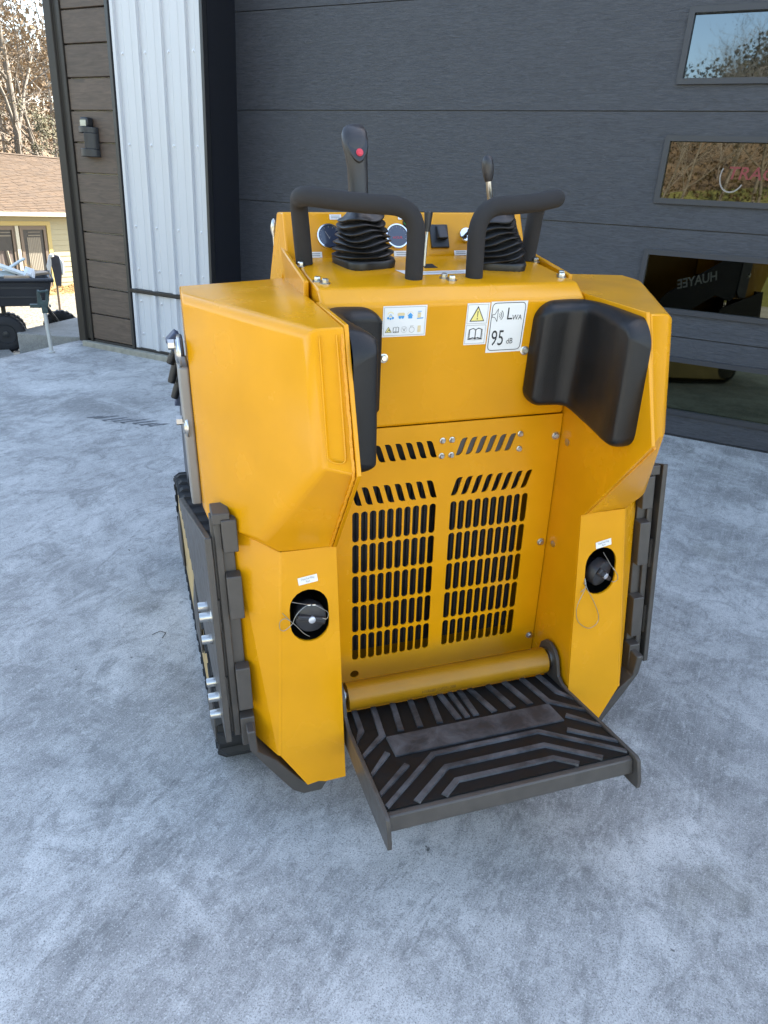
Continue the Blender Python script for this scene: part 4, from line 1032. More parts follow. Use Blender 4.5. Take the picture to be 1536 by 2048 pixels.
def rib(pts, w_=.0148, h=.0042):
    L_, R2 = strip(pts, w_); mb = B(); n_ = len(L_)
    def q(p, z): return mb.v((max(-.2555, min(.2555, p.x)), p.y, mz(p.y)+z))
    lb = [q(p, -.001) for p in L_]; rb_ = [q(p, -.001) for p in R2]
    # chamfered top
    lt = [q(a.lerp(b, .09), h) for a, b in zip(L_, R2)]; rt_ = [q(b.lerp(a, .09), h) for a, b in zip(L_, R2)]
    for i in range(n_-1):
        for a, b in ((lb, lt), (lt, rt_), (rt_, rb_), (rb_, lb)): mb.bm.faces.new([a[i], a[i+1], b[i+1], b[i]])
    for i in (0, n_-1): mb.bm.faces.new([lb[i], lt[i], rt_[i], rb_[i]])
    return mp('tread_rib', mb, M_RIB, step, flat=True)
for xx in (0.024, .068, .097+.0145, .1395):
    pass
for xa, xb in ((.0245, .0210), (.0500, .0650), (.0975, .1105), (.1400, .1545)):
    for s in (-1, 1):
        rib([(xa*s, -.108), (xb*s, -.213)])
rib([(0.0, -.108), (0.0, -.213)], .0130)
for s in (-1, 1):
    rib([(.1865*s, -.108), (.1975*s, -.2165), (.270*s, -.272)])
    rib([(.2310*s, -.108), (.2360*s, -.186), (.2750*s, -.222)])
    rib([(.2055*s, -.277), (.270*s, -.333)]); rib([(.1800*s, -.325), (.270*s, -.392)])
rib([(-.2560, -.4275), (-.1190, -.3105), (.1190, -.3105), (.2560, -.4275)], .0135)
rib([(-.1970, -.4310), (-.1085, -.3565), (.1085, -.3565), (.1970, -.4310)], .0145)
rib([(-.1425, -.4320), (-.1045, -.4000), (.1045, -.4000), (.1425, -.4320)], .0145)
mb = B()
q = [(-.193, -.2265), (.193, -.2265), (.193, -.2930), (-.193, -.2930)]
mb.solid([(x, y, mz(y)-.001) for x, y in q]+[(x*.992, y, mz(y)+.0042) for x, y in q], [(0, 3, 2, 1), (4, 5, 6, 7), (0, 1, 5, 4), (1, 2, 6, 5), (2, 3, 7, 6), (3, 0, 4, 7)])
mp('tread_pad', mb, M_RIB, step)
for s in (-1, 1):
    lug = [(HY+.044*math.cos(R_(a)), HZ+.044*math.sin(R_(a))) for a in range(-100, 190, 15)]
    lug = [(HY+.044*math.cos(R_(a)), HZ+.044*math.sin(R_(a))) for a in (-60, -30, 0, 30, 60, 90, 120, 150, 170)]
    prof = lug+[(-.150, -.030), (-.168, -.0385), (-.190, -.0395), (-.215, -.0345), (-.45, .0035), (-.4600, .000), (-.4745, -.0435), (-.4740, -.0600), (-.4560, -.0640), (-.30, -.085), (-.13, -.100)]
    mb = B(); mb.prism([(0, y, z) for y, z in prof], (.2570*s, 0, 0), (.2655*s, 0, 0)); mp('step_side_plate', mb, M_GREY, step, bevel=.0015)
    c = (.2570*s, HY, HZ)
    mb = B(); mb.lathe([(.0235, 0), (.0235, .004), (.0225, .0045)], c, (-s, 0, 0), 24); mb.lathe([(.0150, .004), (.0150, .007), (.0140, .008)], c, (-s, 0, 0), 24); mb.lathe([(.0085, .007), (.0085, .016), (.007, .017)], c, (-s, 0, 0), 6); mp('hinge_bolt', mb, M_ZINC, step)
    mb = B(); mb.tube([(.2655*s, HY-.005, HZ), (.2712*s, HY-.005, HZ)], .022, 20); mp('hinge_spacer', mb, M_YEL_SHADED, step)
mb = B(); mb.solid([(-.2569, -.4345, -.0060), (.2569, -.4345, -.0060), (.2569, -.4480, -.0055), (-.2569, -.4480, -.0055), (-.2569, -.4400, -.038), (.2569, -.4400, -.038), (.2569, -.4560, -.0370), (-.2569, -.4560, -.0370)], [(0, 1, 2, 3), (4, 7, 6, 5), (0, 4, 5, 1), (1, 5, 6, 2), (2, 6, 7, 3), (3, 7, 4, 0)])
mp('front_bar', mb, M_GREY, step, bevel=.003)

# ================================================================== beside the building
mb = MB(); P_ = [(-4.72, 2.345), (-4.15, 2.60), (-4.15, 12), (-7.6, 12), (-4.80, 2.42)]
mb.prism([(x, y, 0) for x, y in P_], (0, 0, -.3), (0, 0, .165)); tag(mb.done('walkway', M_CON2, bevel=.006), kind='structure')

def tz(x):
    pts = [(-200, 12), (-60, 4.5), (-34, -.9), (-27, -2.0), (-20, -2.05), (-9.5, -.85), (-6.2, -.28), (-4.2, -.28), (-3.9, -.3), (40, -.4), (300, -.4)]
    for (xa, za), (xb, zb) in zip(pts[:-1], pts[1:]):
        if xa <= x <= xb: return za+(zb-za)*(x-xa)/(xb-xa)
    return 0
rnd = random.Random(3)
def terrain(name, xs, ys, zf, m):
    mb = MB(); V = [[mb.v((x, y, zf(x, y))) for y in ys] for x in xs]
    for i in range(len(xs)-1):
        for j in range(len(ys)-1): mb.bm.faces.new([V[i][j], V[i+1][j], V[i+1][j+1], V[i][j+1]])
    o = mb.done(name, m, sharp=80); return tag(o, kind='structure')
xs1 = [-34, -30, -27, -23.5, -20, -16, -12, -9.5, -8, -6.8, -6.2, -5, -4.2, -3.9, 5, 12, 20, 40]
ys1 = [-16, -8, -2, 0, 2, 4, 6, 8, 10, 12, 14, 17, 20, 25, 30, 40]
def near_z(x, y):
    z = tz(x)
    if y < -2: z -= (-2-y)*.07
    return z
terrain('ground', xs1, ys1, near_z, M_GRAV)
def hz(x, y):
    t = max(0, -34-x)
    z = -.9+t*.235*(1/(1+t/160))+1.2*math.sin(y*.07+x*.03)*min(1, t/20)
    return z
terrain('hill', [-34-6*k for k in range(0, 30)], [-20+8*k for k in range(0, 26)], hz, M_LITTER)
def bz(x, y):       # rising ground across the lot, behind the camera (seen mirrored in the door glass)
    t = -16-y
    z0 = -1.4
    g_ = z0+t*(.185+.006*max(-10, min(10, x+4))) if t < 16 else z0+16*(.185+.006*max(-10, min(10, x+4)))+(t-16)*.30/(1+(t-16)/70)
    if y < -38: g_ += 6.4*math.exp(-((x-4)/9.5)**2/2)*min(1, (-38-y)/16)
    return g_
terrain('grass_bank', [-90, -60, -40, -25, -16, -10, -6, -2, 2, 6, 12, 20, 32, 50, 80], [-16-4*k for k in range(0, 6)], bz, M_GRASS)
terrain('wooded_slope', [-90, -60, -40, -25, -16, -10, -6, -2, 2, 6, 12, 20, 32, 50, 80], [-36-6*k for k in range(0, 14)], bz, M_LITTER)
terrain('far_ground', [-300, -120, 40, 120, 300], [-16, 40, 90, 200, 400], lambda x, y: (-3.2 if x > -34 else -3.2), M_LITTER)
terrain('far_field', [40, 60, 90, 200], [-110, -60, -16], lambda x, y: -1.6-(x-40)*.01, M_GRASS)

# ------------------------------------------------------------------ the house down the slope
M_SID = mat('cream_siding', (0.27, 0.24, 0.14), .55)
M_TRIMW = mat('cream_trim', (0.40, 0.38, 0.30), .5)
M_FASC = mat('yellow_fascia', (0.36, 0.28, 0.10), .6)
M_SHING = mat('tan_shingle', (0.064, 0.0395, 0.0205), .9, noise=(5, .25, (1.5, .5, 1)), bump=(30, .4, (1, .3, 1), .01))
M_CURT = mat('pale_curtain', (0.17, 0.15, 0.115), .8)
M_CURT2 = mat('brown_curtain', (0.075, 0.058, 0.05), .8)
M_DGL = mat('dark_house_glass', (0.02, 0.022, 0.024), .05, ior=1.6)
M_FRM = mat('brown_door_frame', (0.11, 0.08, 0.055), .6)
HX = -20.0
h = empty('house', (HX, 14, -2.05), 'low cream house with tan shingle roof down the slope beyond the garage', 'house')
HO = (HX, 14, -2.05)
mb = MB(HO)
mb.box((HX-7, 6, -2.4), (HX-.03, 24, .36)); mb.done('wall', M_SID, h)
# lap siding boards on the face towards the lot
lap = None
for (ya, yb, z0, z1) in ((14.80, 23.9, -2.05, .35), (6.0, 11.4, -2.05, .35), (11.4, 14.80, .09, .35)):
    n_ = int((z1-z0)/.16)
    for k in range(n_):
        mb = MB(HO); z = z0+k*.16; mb.prism([(HX-.03, 0, z), (HX+.012, 0, z), (HX-.004, 0, z+.158), (HX-.03, 0, z+.158)], (0, ya, 0), (0, yb, 0)); mb.done('siding_board', M_SID, h, flat=True)
mb = MB(HO); mb.box((HX-.03, 14.66, -2.0), (HX+.035, 14.80, .10)); mb.box((HX-.03, 11.4, -2.0), (HX+.035, 11.52, .10)); mb.box((HX-.03, 11.4, -.02), (HX+.035, 14.66, .10)); mb.done('door_casing', M_FASC, h)
for ya, yb, fr in ((11.55, 13.55, 0), (13.72, 14.64, 1)):
    mb = MB(HO)
    for a, b_, c_, d_ in ((ya, yb, -.14, -.03), (ya, yb, -2.0, -1.88), (ya, ya+.10, -1.88, -.14), (yb-.10, yb, -1.88, -.14)): mb.box((HX-.025, a, c_), (HX+.02, b_, d_))
    pd = mb.done('patio_door', M_FRM, h)
    mb = MB(HO); mb.box((HX-.02, ya+.10, -1.88), (HX-.012, yb-.10, -.14)); mb.done('pane', M_DGL, pd)
    n_ = 40; mb = MB(HO); V = []
    c0, c1 = (12.35, 13.40) if not fr else (13.95, 14.42)
    for k in range(n_+1):
        y = c0+(c1-c0)*k/n_; x = HX-.006+.006*math.sin(k*1.25)
        V.append((mb.v((x, y, -1.85)), mb.v((x, y, -.72 if not fr else -.36))))
    for k in range(n_): mb.bm.faces.new([V[k][0], V[k+1][0], V[k+1][1], V[k][1]])
    mb.done('curtain', M_CURT if fr else M_CURT2, pd, sharp=80)
    if not fr:
        for yc in (12.55, 12.75, 13.22):
            mb = MB(HO); mb.tube([(HX+.004, yc, -1.85), (HX+.006, yc+.05, -1.2), (HX+.004, yc-.02, -.72)], .05, 6); mb.done('curtain_fold', M_CURT, pd)
    mb = MB(HO); yc = (c0+c1)/2
    mb.box((HX-.004, c0+.05, -.32), (HX+.006, c1, -.29)); mb.box((HX-.004, c0+.05, -.22), (HX+.006, c1, -.20)); mb.done('curtain_rod', M_CURT, pd)
mb = MB(HO); mb.box((HX-.03, 13.55, -2.0), (HX+.05, 13.66, -.03)); mb.done('mullion', M_TRIMW, h)
# roof with shingle courses
rx0, rx1, zE, zR = HX+.46, HX-5.2, .37, 2.05
rf = None
mb = MB(HO)
mb.solid([(rx0, 5.5, zE), (rx0, 24.5, zE), (rx1, 24.5, zR), (rx1, 5.5, zR), (rx1-6, 5.5, zE), (rx1-6, 24.5, zE)], [(0, 1, 2, 3), (3, 2, 5, 4), (0, 3, 4), (1, 5, 2), (0, 4, 5, 1)])
rf = mb.done('roof', M_SHING, h, flat=True)
nC = 40; sl = Vector((rx1-rx0, 0, zR-zE)); nv = Vector((-(zR-zE), 0, (rx1-rx0))).normalized(); nv = nv if nv.z > 0 else -nv
rs_ = random.Random(5)
for k in range(nC):
    a = Vector((rx0, 0, zE))+sl*(k/nC); b_ = Vector((rx0, 0, zE))+sl*((k+1.15)/nC)
    mb = MB(HO); y = 8.0+rs_.random()*.3
    while y < 24.4:
        wv = rs_.uniform(.25, .5); y2 = min(24.4, y+wv); t = rs_.choice((.006, .009, .013))
        mb.solid([a+nv*.004+Vector((0, y+.006, 0)), a+nv*.004+Vector((0, y2-.006, 0)), b_+nv*.002+Vector((0, y2-.006, 0)), b_+nv*.002+Vector((0, y+.006, 0)), a+nv*(.008+t)+Vector((0, y+.006, 0)), a+nv*(.008+t)+Vector((0, y2-.006, 0)), b_+nv*.006+Vector((0, y2-.006, 0)), b_+nv*.006+Vector((0, y+.006, 0))], [(4, 5, 6, 7), (0, 1, 5, 4), (1, 2, 6, 5), (3, 0, 4, 7)])
        y = y2
    o = mb.done('shingle_course', M_SHING, rf, flat=True); 
mb = MB(HO); mb.prism([(rx1-.15, 0, zR-.02), (rx1, 0, zR+.035), (rx1+.15, 0, zR-.005)], (0, 13.1, 0), (0, 24.5, 0)); mb.done('ridge_cap', M_SHING, rf)
mb = MB(HO); mb.box((rx0-.005, 5.5, zE-.105), (rx0+.025, 24.5, zE+.005)); mb.done('fascia', M_TRIMW, h)
mb = MB(HO); mb.box((HX-.02, 5.5, zE-.11), (rx0-.006, 24.5, zE-.085)); mb.done('soffit', M_FASC, h)
# mulch, shrubs
M_STRAW = mat('dry_straw', (0.26, 0.18, 0.07), .9, noise=(4, .3))
M_MULCH = mat('tan_mulch', (0.22, 0.145, 0.055), .95, noise=(5, .35), bump=(9, 1, (1, 1, 1), .05))
mb = MB()
for k in range(420):
    x = HX+rnd.uniform(.05, 1.5); y = rnd.uniform(12, 19); r = rnd.uniform(.04, .11); z = -2.05+(1-(x-HX)/1.5)*.22
    mb.obox((x, y, z), (r, rnd.uniform(-.03, .03), .02), (0, r*.6, .02), (0, 0, .04))
mb.face([(HX, 12, -1.84), (HX+1.6, 12, -2.0), (HX+1.6, 19, -2.0), (HX, 19, -1.84)])
tag(mb.done('mulch_bed', M_MULCH, flat=True), kind='stuff')
def tuft(name, c, r, hgt, m, label, n=260):
    mb = MB(c); c = Vector(c)
    for k in range(n):
        a = rnd.uniform(0, 6.283); q = rnd.random(); d = Vector((math.cos(a), math.sin(a), 0)); l_ = hgt*rnd.uniform(.6, 1.0)
        b0 = c+d*r*.25*rnd.random(); m1 = b0+d*r*.5*q+Vector((0, 0, l_*.7)); tp = b0+d*r*1.0*q+Vector((0, 0, l_*(1-.35*q)))
        s_ = d.cross(Vector((0, 0, 1)))*.016
        mb.bm.faces.new([mb.v(b0-s_), mb.v(b0+s_), mb.v(m1+s_), mb.v(m1-s_)]); mb.bm.faces.new([mb.v(m1-s_), mb.v(m1+s_), mb.v(tp)])
    return tag(mb.done(name, m, flat=True, recalc=False), label, 'shrub', 'dry shrubs by the house')
tuft('dry_shrub', (-15.9, 10.25, -1.55), .34, 1.0, M_STRAW, 'tan dried grass clump right behind the cart, below the patio door')
tuft('dry_shrub', (-15.8, 10.75, -1.55), .34, 1.05, M_STRAW, 'taller tan dried grass clump nearer the siding, behind the cart tip')

# dark jacket on a stake
JK = Vector((-9.45, 6.50, -.83))
jt = empty('jacket', JK, 'dark jacket with pale patches draped over a short stake before the siding', 'jacket')
M_JK = mat('dark_cloth', (0.025, 0.028, 0.04), .8, noise=(8, .3)); M_JK2 = mat('pale_cloth', (0.42, 0.45, 0.47), .8)
mb = MB(JK); mb.tube([JK+Vector((0, 0, -.05)), JK+Vector((0, 0, 1.02))], .018, 8); mb.done('stake', M_FRM, jt)
ax_ = Vector((.593, .805, 0)); bx_ = Vector((.805, -.593, 0))
def sheetcloth(pts, m, nm, thick=.03):
    mb = MB(JK); P_ = [JK+ax_*a+Vector((0, 0, z))+bx_*.03 for a, z in pts]; mb.prism(P_, bx_*-thick, bx_*thick); o = mb.done(nm, m, jt, bevel=.012); return o
sheetcloth([(-.07, 1.06), (.0, 1.08), (.07, 1.06), (.10, .92), (.085, .78), (.06, .60), (-.02, .62), (-.035, .80)], M_JK, 'jacket_body')
sheetcloth([(-.07, 1.06), (-.035, 1.05), (-.045, .92), (-.075, .80), (-.10, .76), (-.12, .90)], M_JK2, 'sleeve', .04)
sheetcloth([(.07, 1.06), (.13, .96), (.12, .80), (.09, .76), (.085, .9)], M_JK2, 'sleeve', .04)
mb = MB(JK); mb.lathe([(.005, -.03), (.032, -.015), (.032, .015), (.005, .03)], JK+Vector((0, 0, 1.06))+bx_*.07-ax_*.03, (0, 0, 1), 10); mb.done('collar', M_JK2, jt)

# ------------------------------------------------------------------ dump cart
Cw = Vector((0.5406525, -1.3755386, 1.2953744)); ca = Vector((.593, .805, 0)); cb = Vector((-.805, .593, 0))
def cp(a, b_, z): return Vector((Cw.x, Cw.y, 0))+ca*a+cb*b_+Vector((0, 0, z))
CO = cp(-.25, 6.8, 0.0)
ct_ = empty('dump_cart', CO, 'black plastic garden dump cart loaded with scrap at the pad edge', 'cart')
M_TUB = mat('black_poly_tub', (0.016, 0.017, 0.022), .45, noise=(6, .15)); M_TYRE = mat('tyre_rubber', (0.018, 0.018, 0.02), .75)
def loft(mb, A_, B_):
    n_ = len(A_); a = [mb.v(p) for p in A_]; b = [mb.v(p) for p in B_]
    for i in range(n_):
        j = (i+1) % n_; mb.bm.faces.new([a[i], a[j], b[j], b[i]])
    return a, b
mb = MB(CO)
bot = [cp(-.80, 6.53, .345), cp(.128, 6.53, .36), cp(.128, 7.02, .36), cp(-.80, 7.02, .345)]
top = [cp(-.86, 6.50, .545), cp(.175, 6.50, .560), cp(.175, 7.06, .560), cp(-.86, 7.06, .545)]
topi = [cp(-.84, 6.52, .545), cp(.155, 6.52, .560), cp(.155, 7.04, .560), cp(-.84, 7.04, .545)]
boti = [cp(-.78, 6.55, .365), cp(.108, 6.55, .38), cp(.108, 7.0, .38), cp(-.78, 7.0, .365)]
a, b = loft(mb, bot, top); b2, c2 = loft(mb, topi, boti); mb.bm.faces.new(a[::-1]); mb.bm.faces.new(c2)
for i in range(4):
    j = (i+1) % 4; mb.bm.faces.new([b[i], b[j], b2[j], b2[i]])
tub = mb.done('tub', M_TUB, ct_, bevel=.004)
mb = MB(CO); mb.tube([cp(-.87, 6.49, .545), cp(.185, 6.49, .562), cp(.185, 7.07, .562), cp(-.87, 7.07, .545), cp(-.87, 6.49, .545)], .016, 8); mb.done('rim', M_TUB, tub)
mb = MB(CO); mb.obox(cp(-.34, 6.518, .43), ca*.44, Vector((0, 0, .006)), cb*.008); mb.obox(cp(-.34, 6.512, .50), ca*.46, Vector((0, 0, .006)), cb*.008); mb.done('tub_ribs', M_TUB, tub)
M_LOGO = mat('cart_white_print', (.55, .56, .58), .5)
def cf(u, v, w_): return cp(-.085+u, 6.519-.12*v-w_, .474+v+.07*u)
curve_mesh('lettering', None, lambda u, v, w_: cf(u-.0, v-.002, w_+.003), M_LOGO, tub, CO, text='GORILLA CARTS', size=.026, align='LEFT', xscale=1.05, bold=.0006)
flat_print('emblem', [[(-.030, -.014), (-.006, -.014), (-.010, .006), (-.016, .013), (-.024, .002)]], cf, M_LOGO, tub, CO, .003)
def wheel(c, r, wd):
    mb = MB(CO); pr_ = [(r*.55, -wd*.9), (r*.84, -wd), (r*.97, -wd*.6), (r, 0), (r*.97, wd*.6), (r*.84, wd), (r*.55, wd*.9)]
    mb.lathe(pr_, c, cb, 28); w_ = mb.done('wheel', M_TYRE, ct_, sharp=60)
    mb = MB(CO); mb.lathe([(r*.52, -wd*.8), (r*.50, -wd*.98), (r*.42, -wd*.7), (r*.18, -wd*.6), (r*.16, -wd*1.1), (r*.05, -wd*1.15)], c, cb, 24); mb.done('wheel_rim', M_BLK, w_)
    for k in range(22):
        a = 2*math.pi*k/22; d = ca*math.cos(a)+Vector((0, 0, 1))*math.sin(a); t = -ca*math.sin(a)+Vector((0, 0, 1))*math.cos(a)
        mb = MB(CO); mb.obox(Vector(c)+d*r*.975, d*.004, t*.012, cb*wd*.8); mb.done('tread_block', M_TYRE, w_, flat=True)
for a, b_, r in ((-.205, 6.53, .148), (.235, 7.3, .155), (-.205, 7.3, .148)): wheel(cp(a, b_, (.0 if b_ < 7 else -.1)+r-.0), r, .05)
mb = MB(CO); mb.tube([cp(-.205, 6.5, .15), cp(-.205, 7.3, .06)], .014, 8); mb.tube([cp(-.205, 6.75, .14), cp(-.205, 6.75, .345)], .018, 8); mb.tube([cp(.1, 6.75, .35), cp(.235, 7.25, .06)], .018, 8); mb.done('axle_frame', M_BLK, ct_)
# scrap in the cart: each piece its own thing
M_PALE = mat('pale_scrap_wood', (0.52, 0.56, 0.56), .7, noise=(5, .2)); M_TANW = mat('tan_scrap_wood', (0.36, 0.27, 0.19), .7, noise=(8, .25)); M_PAPER = mat('white_wrap', (0.66, 0.70, 0.76), .6)
def board(label, p, q, wd, th, m, up=(0, 0, 1)):
    p, q = Vector(p), Vector(q); d = (q-p); u = Vector(up); s_ = d.cross(u).normalized(); u = s_.cross(d).normalized(); mb = MB((p+q)/2); mb.obox((p+q)/2, d/2, s_*wd/2, u*th/2)
    return tag(mb.done('scrap_board', m, bevel=.004), label, 'board', 'scrap in the cart')
board('long pale board sloping across the scrap in the black cart', cp(-.30, 6.62, .70), cp(.05, 6.66, .56), .10, .02, M_PALE, (.3, .2, 1))
board('short pale offcut under the long sloping board in the cart', cp(-.32, 6.60, .60), cp(-.08, 6.64, .585), .09, .02, M_PALE, (.5, .2, 1))
board('tan offcut lying flat at the tip end of the cart', cp(-.04, 6.70, .575), cp(.15, 6.80, .59), .12, .02, M_TANW)
board('dark tan strip resting along the near rim of the cart', cp(-.16, 6.54, .575), cp(.02, 6.56, .575), .05, .025, M_TANW)
board('thin grey slat poking up at the back of the cart', cp(-.20, 6.9, .56), cp(.0, 6.98, .68), .05, .014, M_PALE)
mb = MB(cp(.03, 6.62, .57)); rp_ = random.Random(9); c = cp(.02, 6.62, .60); pts = []
for k in range(26):
    a = rp_.uniform(0, 6.28); b_ = rp_.uniform(-.9, 1.4); r = rp_.uniform(.035, .062); pts.append(mb.v(c+ca*math.cos(a)*math.cos(b_)*r*1.1+cb*math.sin(a)*math.cos(b_)*r+Vector((0, 0, math.sin(b_)*r*1.1))))
bmesh.ops.convex_hull(mb.bm, input=pts); bmesh.ops.delete(mb.bm, geom=[v for v in mb.bm.verts if not v.link_faces], context='VERTS')
tag(mb.done('paper_wad', M_PAPER, flat=True), 'crumpled white wrapping wad on the near end of the cart load', 'paper', None)

# ------------------------------------------------------------------ little stand at the pad edge
SO = Vector((-4.125, 2.19, gz(2.19)))
st_ = empty('roller_stand', SO, 'grey tube stand with dark green bracket head on the pad edge before the cart', 'stand')
M_PIPE = mat('grey_pipe', (0.42, 0.43, 0.42), .45, metal=.3); M_GRN = mat('dark_green_iron', (0.03, 0.055, 0.055), .5, noise=(30, .3))
mb = MB(SO); mb.tube([(-4.111, 2.175, gz(2.175)+.002), (-4.131, 2.172, .45)], .014, 14); mb.lathe([(.024, 0), (.024, .008), (.016, .016)], SO+Vector((.014, -.015, 0)), (0, 0, 1), 16); mb.done('pole', M_PIPE, st_)
def sp(a, z, d=0): return Vector((-4.131, 2.172, 0))+ca*(a)*.93+cb*d+Vector((0, 0, z))
mb = MB(SO)
mb.prism([sp(-.045, .44), sp(.030, .445), (sp(.045, .50)), sp(.046, .565), sp(.03, .57), sp(.018, .49), sp(-.005, .49), sp(-.02, .565), sp(-.035, .565)], cb*-.012, cb*.012)
mb.obox(sp(-.06, .455), ca*.035, Vector((0, 0, .012)), cb*.02); mb.obox(sp(.005, .43), ca*.02, Vector((0, 0, .025)), cb*.02)
mb.done('bracket_head', M_GRN, st_, bevel=.003)
mb = MB(SO); mb.tube([sp(-.03, .555, -.025), sp(.04, .56, -.02)], .008, 10); mb.tube([sp(.045, .455, -.03), sp(.045, .455, .03)], .007, 10); mb.done('bracket_pin', M_GRN, st_)

# ------------------------------------------------------------------ trees
M_BARK = mat('grey_bark', (0.19, 0.165, 0.14), .9, noise=(6, .3)); M_BARK2 = mat('pale_bark', (0.15, 0.13, 0.105), .9, noise=(6, .25))
def leafmat(name, c1, c2):
    m = bpy.data.materials.new(name); m.use_nodes = True; n = m.node_tree.nodes; l = m.node_tree.links; b = n['Principled BSDF']
    tc = n.new('ShaderNodeTexCoord'); t = n.new('ShaderNodeTexWhiteNoise'); t.noise_dimensions = '3D'
    g2 = n.new('ShaderNodeNewGeometry')
    vm = n.new('ShaderNodeTexNoise'); vm.inputs['Scale'].default_value = 1.1; l.new(tc.outputs['Object'], vm.inputs['Vector'])
    ad = n.new('ShaderNodeMath'); ad.operation = 'MULTIPLY_ADD'; l.new(g2.outputs['Random Per Island'], ad.inputs[0]); ad.inputs[1].default_value = .6; l.new(vm.outputs['Fac'], ad.inputs[2])
    cr = n.new('ShaderNodeValToRGB'); cr.color_ramp.elements[0].position = .35; cr.color_ramp.elements[1].position = 1.05 if False else 1.0
    cr.color_ramp.elements[0].color = (*c1, 1); cr.color_ramp.elements[1].color = (*c2, 1); l.new(ad.outputs[0], cr.inputs['Fac']); l.new(cr.outputs[0], b.inputs['Base Color'])
    b.inputs['Roughness'].default_value = .7; b.inputs['Transmission Weight'].default_value = 0
    return m
M_LEAFB = leafmat('brown_leaves', (0.048, 0.032, 0.016), (0.225, 0.155, 0.085)); M_LEAFO = leafmat('olive_leaves', (0.018, 0.020, 0.007), (0.085, 0.075, 0.028)); M_LEAFG = leafmat('evergreen_leaves', (0.016, 0.028, 0.010), (0.07, 0.085, 0.028))
def make_tree(seed, H, spread, trunk_r, nleaf, leaf_s, lm, bark, levels=4, lean=.0, first=.28, updraft=.35):
    r = random.Random(seed); mb = MB(); tips = []
    def branch(p, d, L, rad, lev):
        n_ = 5 if lev < 2 else 3; path = [p]; rr = [rad]; q = p; dd = d
        for k in range(n_):
            dd = (dd+Vector((r.uniform(-1, 1), r.uniform(-1, 1), r.uniform(-.4, 1)*updraft))*(.16+.06*lev)).normalized(); q = q+dd*L/n_; path.append(q); rr.append(rad*(1-.72*(k+1)/n_) if lev else rad*(1-.6*(k+1)/n_))
        mb.tube(path, rr, 7 if lev == 0 else (5 if lev == 1 else 3), cap=False)
        if lev >= 2: tips.extend(path[1:])
        if lev >= levels: return
        nb = (9, 6, 5, 4, 3)[lev]
        for k in range(nb):
            t = first+(1-first)*(k+r.random())/nb if lev == 0 else .2+.8*(k+r.random())/nb
            i = min(n_-1, int(t*n_)); s0 = path[i].lerp(path[i+1], t*n_-i); rad2 = (rr[i]+(rr[i+1]-rr[i])*(t*n_-i))*.55
            a = r.uniform(0, 6.283); out = Vector((math.cos(a), math.sin(a), 0)); base = (path[i+1]-path[i]).normalized()
            out = (out-base*out.dot(base)).normalized()
            d2 = (base*r.uniform(.5, .95)+out*spread*r.uniform(.6, 1.1)).normalized()
            branch(s0, d2, L*(.62 if lev == 0 else .55)*r.uniform(.7, 1.1)*(1.15-.5*t if lev == 0 else 1), max(.004, rad2), lev+1)
    branch(Vector((0, 0, -.2)), Vector((lean, 0, 1)).normalized(), H, trunk_r, 0)
    trunk = mb
    lv = MB()
    for k in range(nleaf):
        p = r.choice(tips)+Vector((r.gauss(0, 1), r.gauss(0, 1), r.gauss(0, 1)))*leaf_s*1.6
        u = Vector((r.uniform(-1, 1), r.uniform(-1, 1), r.uniform(-1, 1))).normalized(); v_ = u.orthogonal().normalized(); s_ = leaf_s*r.uniform(.5, 1.1)
        lv.bm.faces.new([lv.v(p-u*s_), lv.v(p+v_*s_*.55), lv.v(p+u*s_), lv.v(p-v_*s_*.5)])
    return trunk, lv
def put_tree(name, loc, label, group, t, lv, bark, lm):
    o = empty(name, loc, label, 'tree', group)
    t.done('trunk', bark, o, sharp=80); lv.done('crown', lm, o, flat=True, recalc=False); return o
# bare tree behind the house roof, right of it a fuller brown one
t, lv = make_tree(11, 12.5, .62, .21, 2600, .065, M_LEAFB, M_BARK2, 4, .04)
T1o = put_tree('tree', (-31, 22.2, -1.6), 'tall bare pale tree with a few brown leaves behind the tan roof', 'trees behind the house', t, lv, M_BARK2, M_LEAFB)
t, lv = make_tree(23, 9.0, .8, .18, 8500, .075, M_LEAFB, M_BARK, 4, -.03, .15)
T2o = put_tree('tree', (-33.5, 20.4, -1.2), 'leafy brown tree left of the bare one behind the tan roof', 'trees behind the house', t, lv, M_BARK, M_LEAFB)
t, lv = make_tree(31, 7.5, .85, .16, 8500, .075, M_LEAFB, M_BARK2, 4, .03, .12)
T3o = put_tree('tree', (-32.0, 25.0, -1.2), 'leafy brown tree beside the dark corner trim behind the tan roof', 'trees behind the house', t, lv, M_BARK2, M_LEAFB)
t, lv = make_tree(47, 4.2, 1.0, .10, 8000, .07, M_LEAFO, M_BARK, 3, 0, .06)
T4o = put_tree('tree', (-28.6, 18.6, -1.8), 'low dark olive bushy tree just above the roof ridge at left', 'trees behind the house', t, lv, M_BARK, M_LEAFO)
c = copy_tree(T4o); c.location = (-28.4, 21.6, -1.9); c.rotation_euler.z = 2.1; c['label'] = 'low olive bush above the roof ridge near the garage trim'
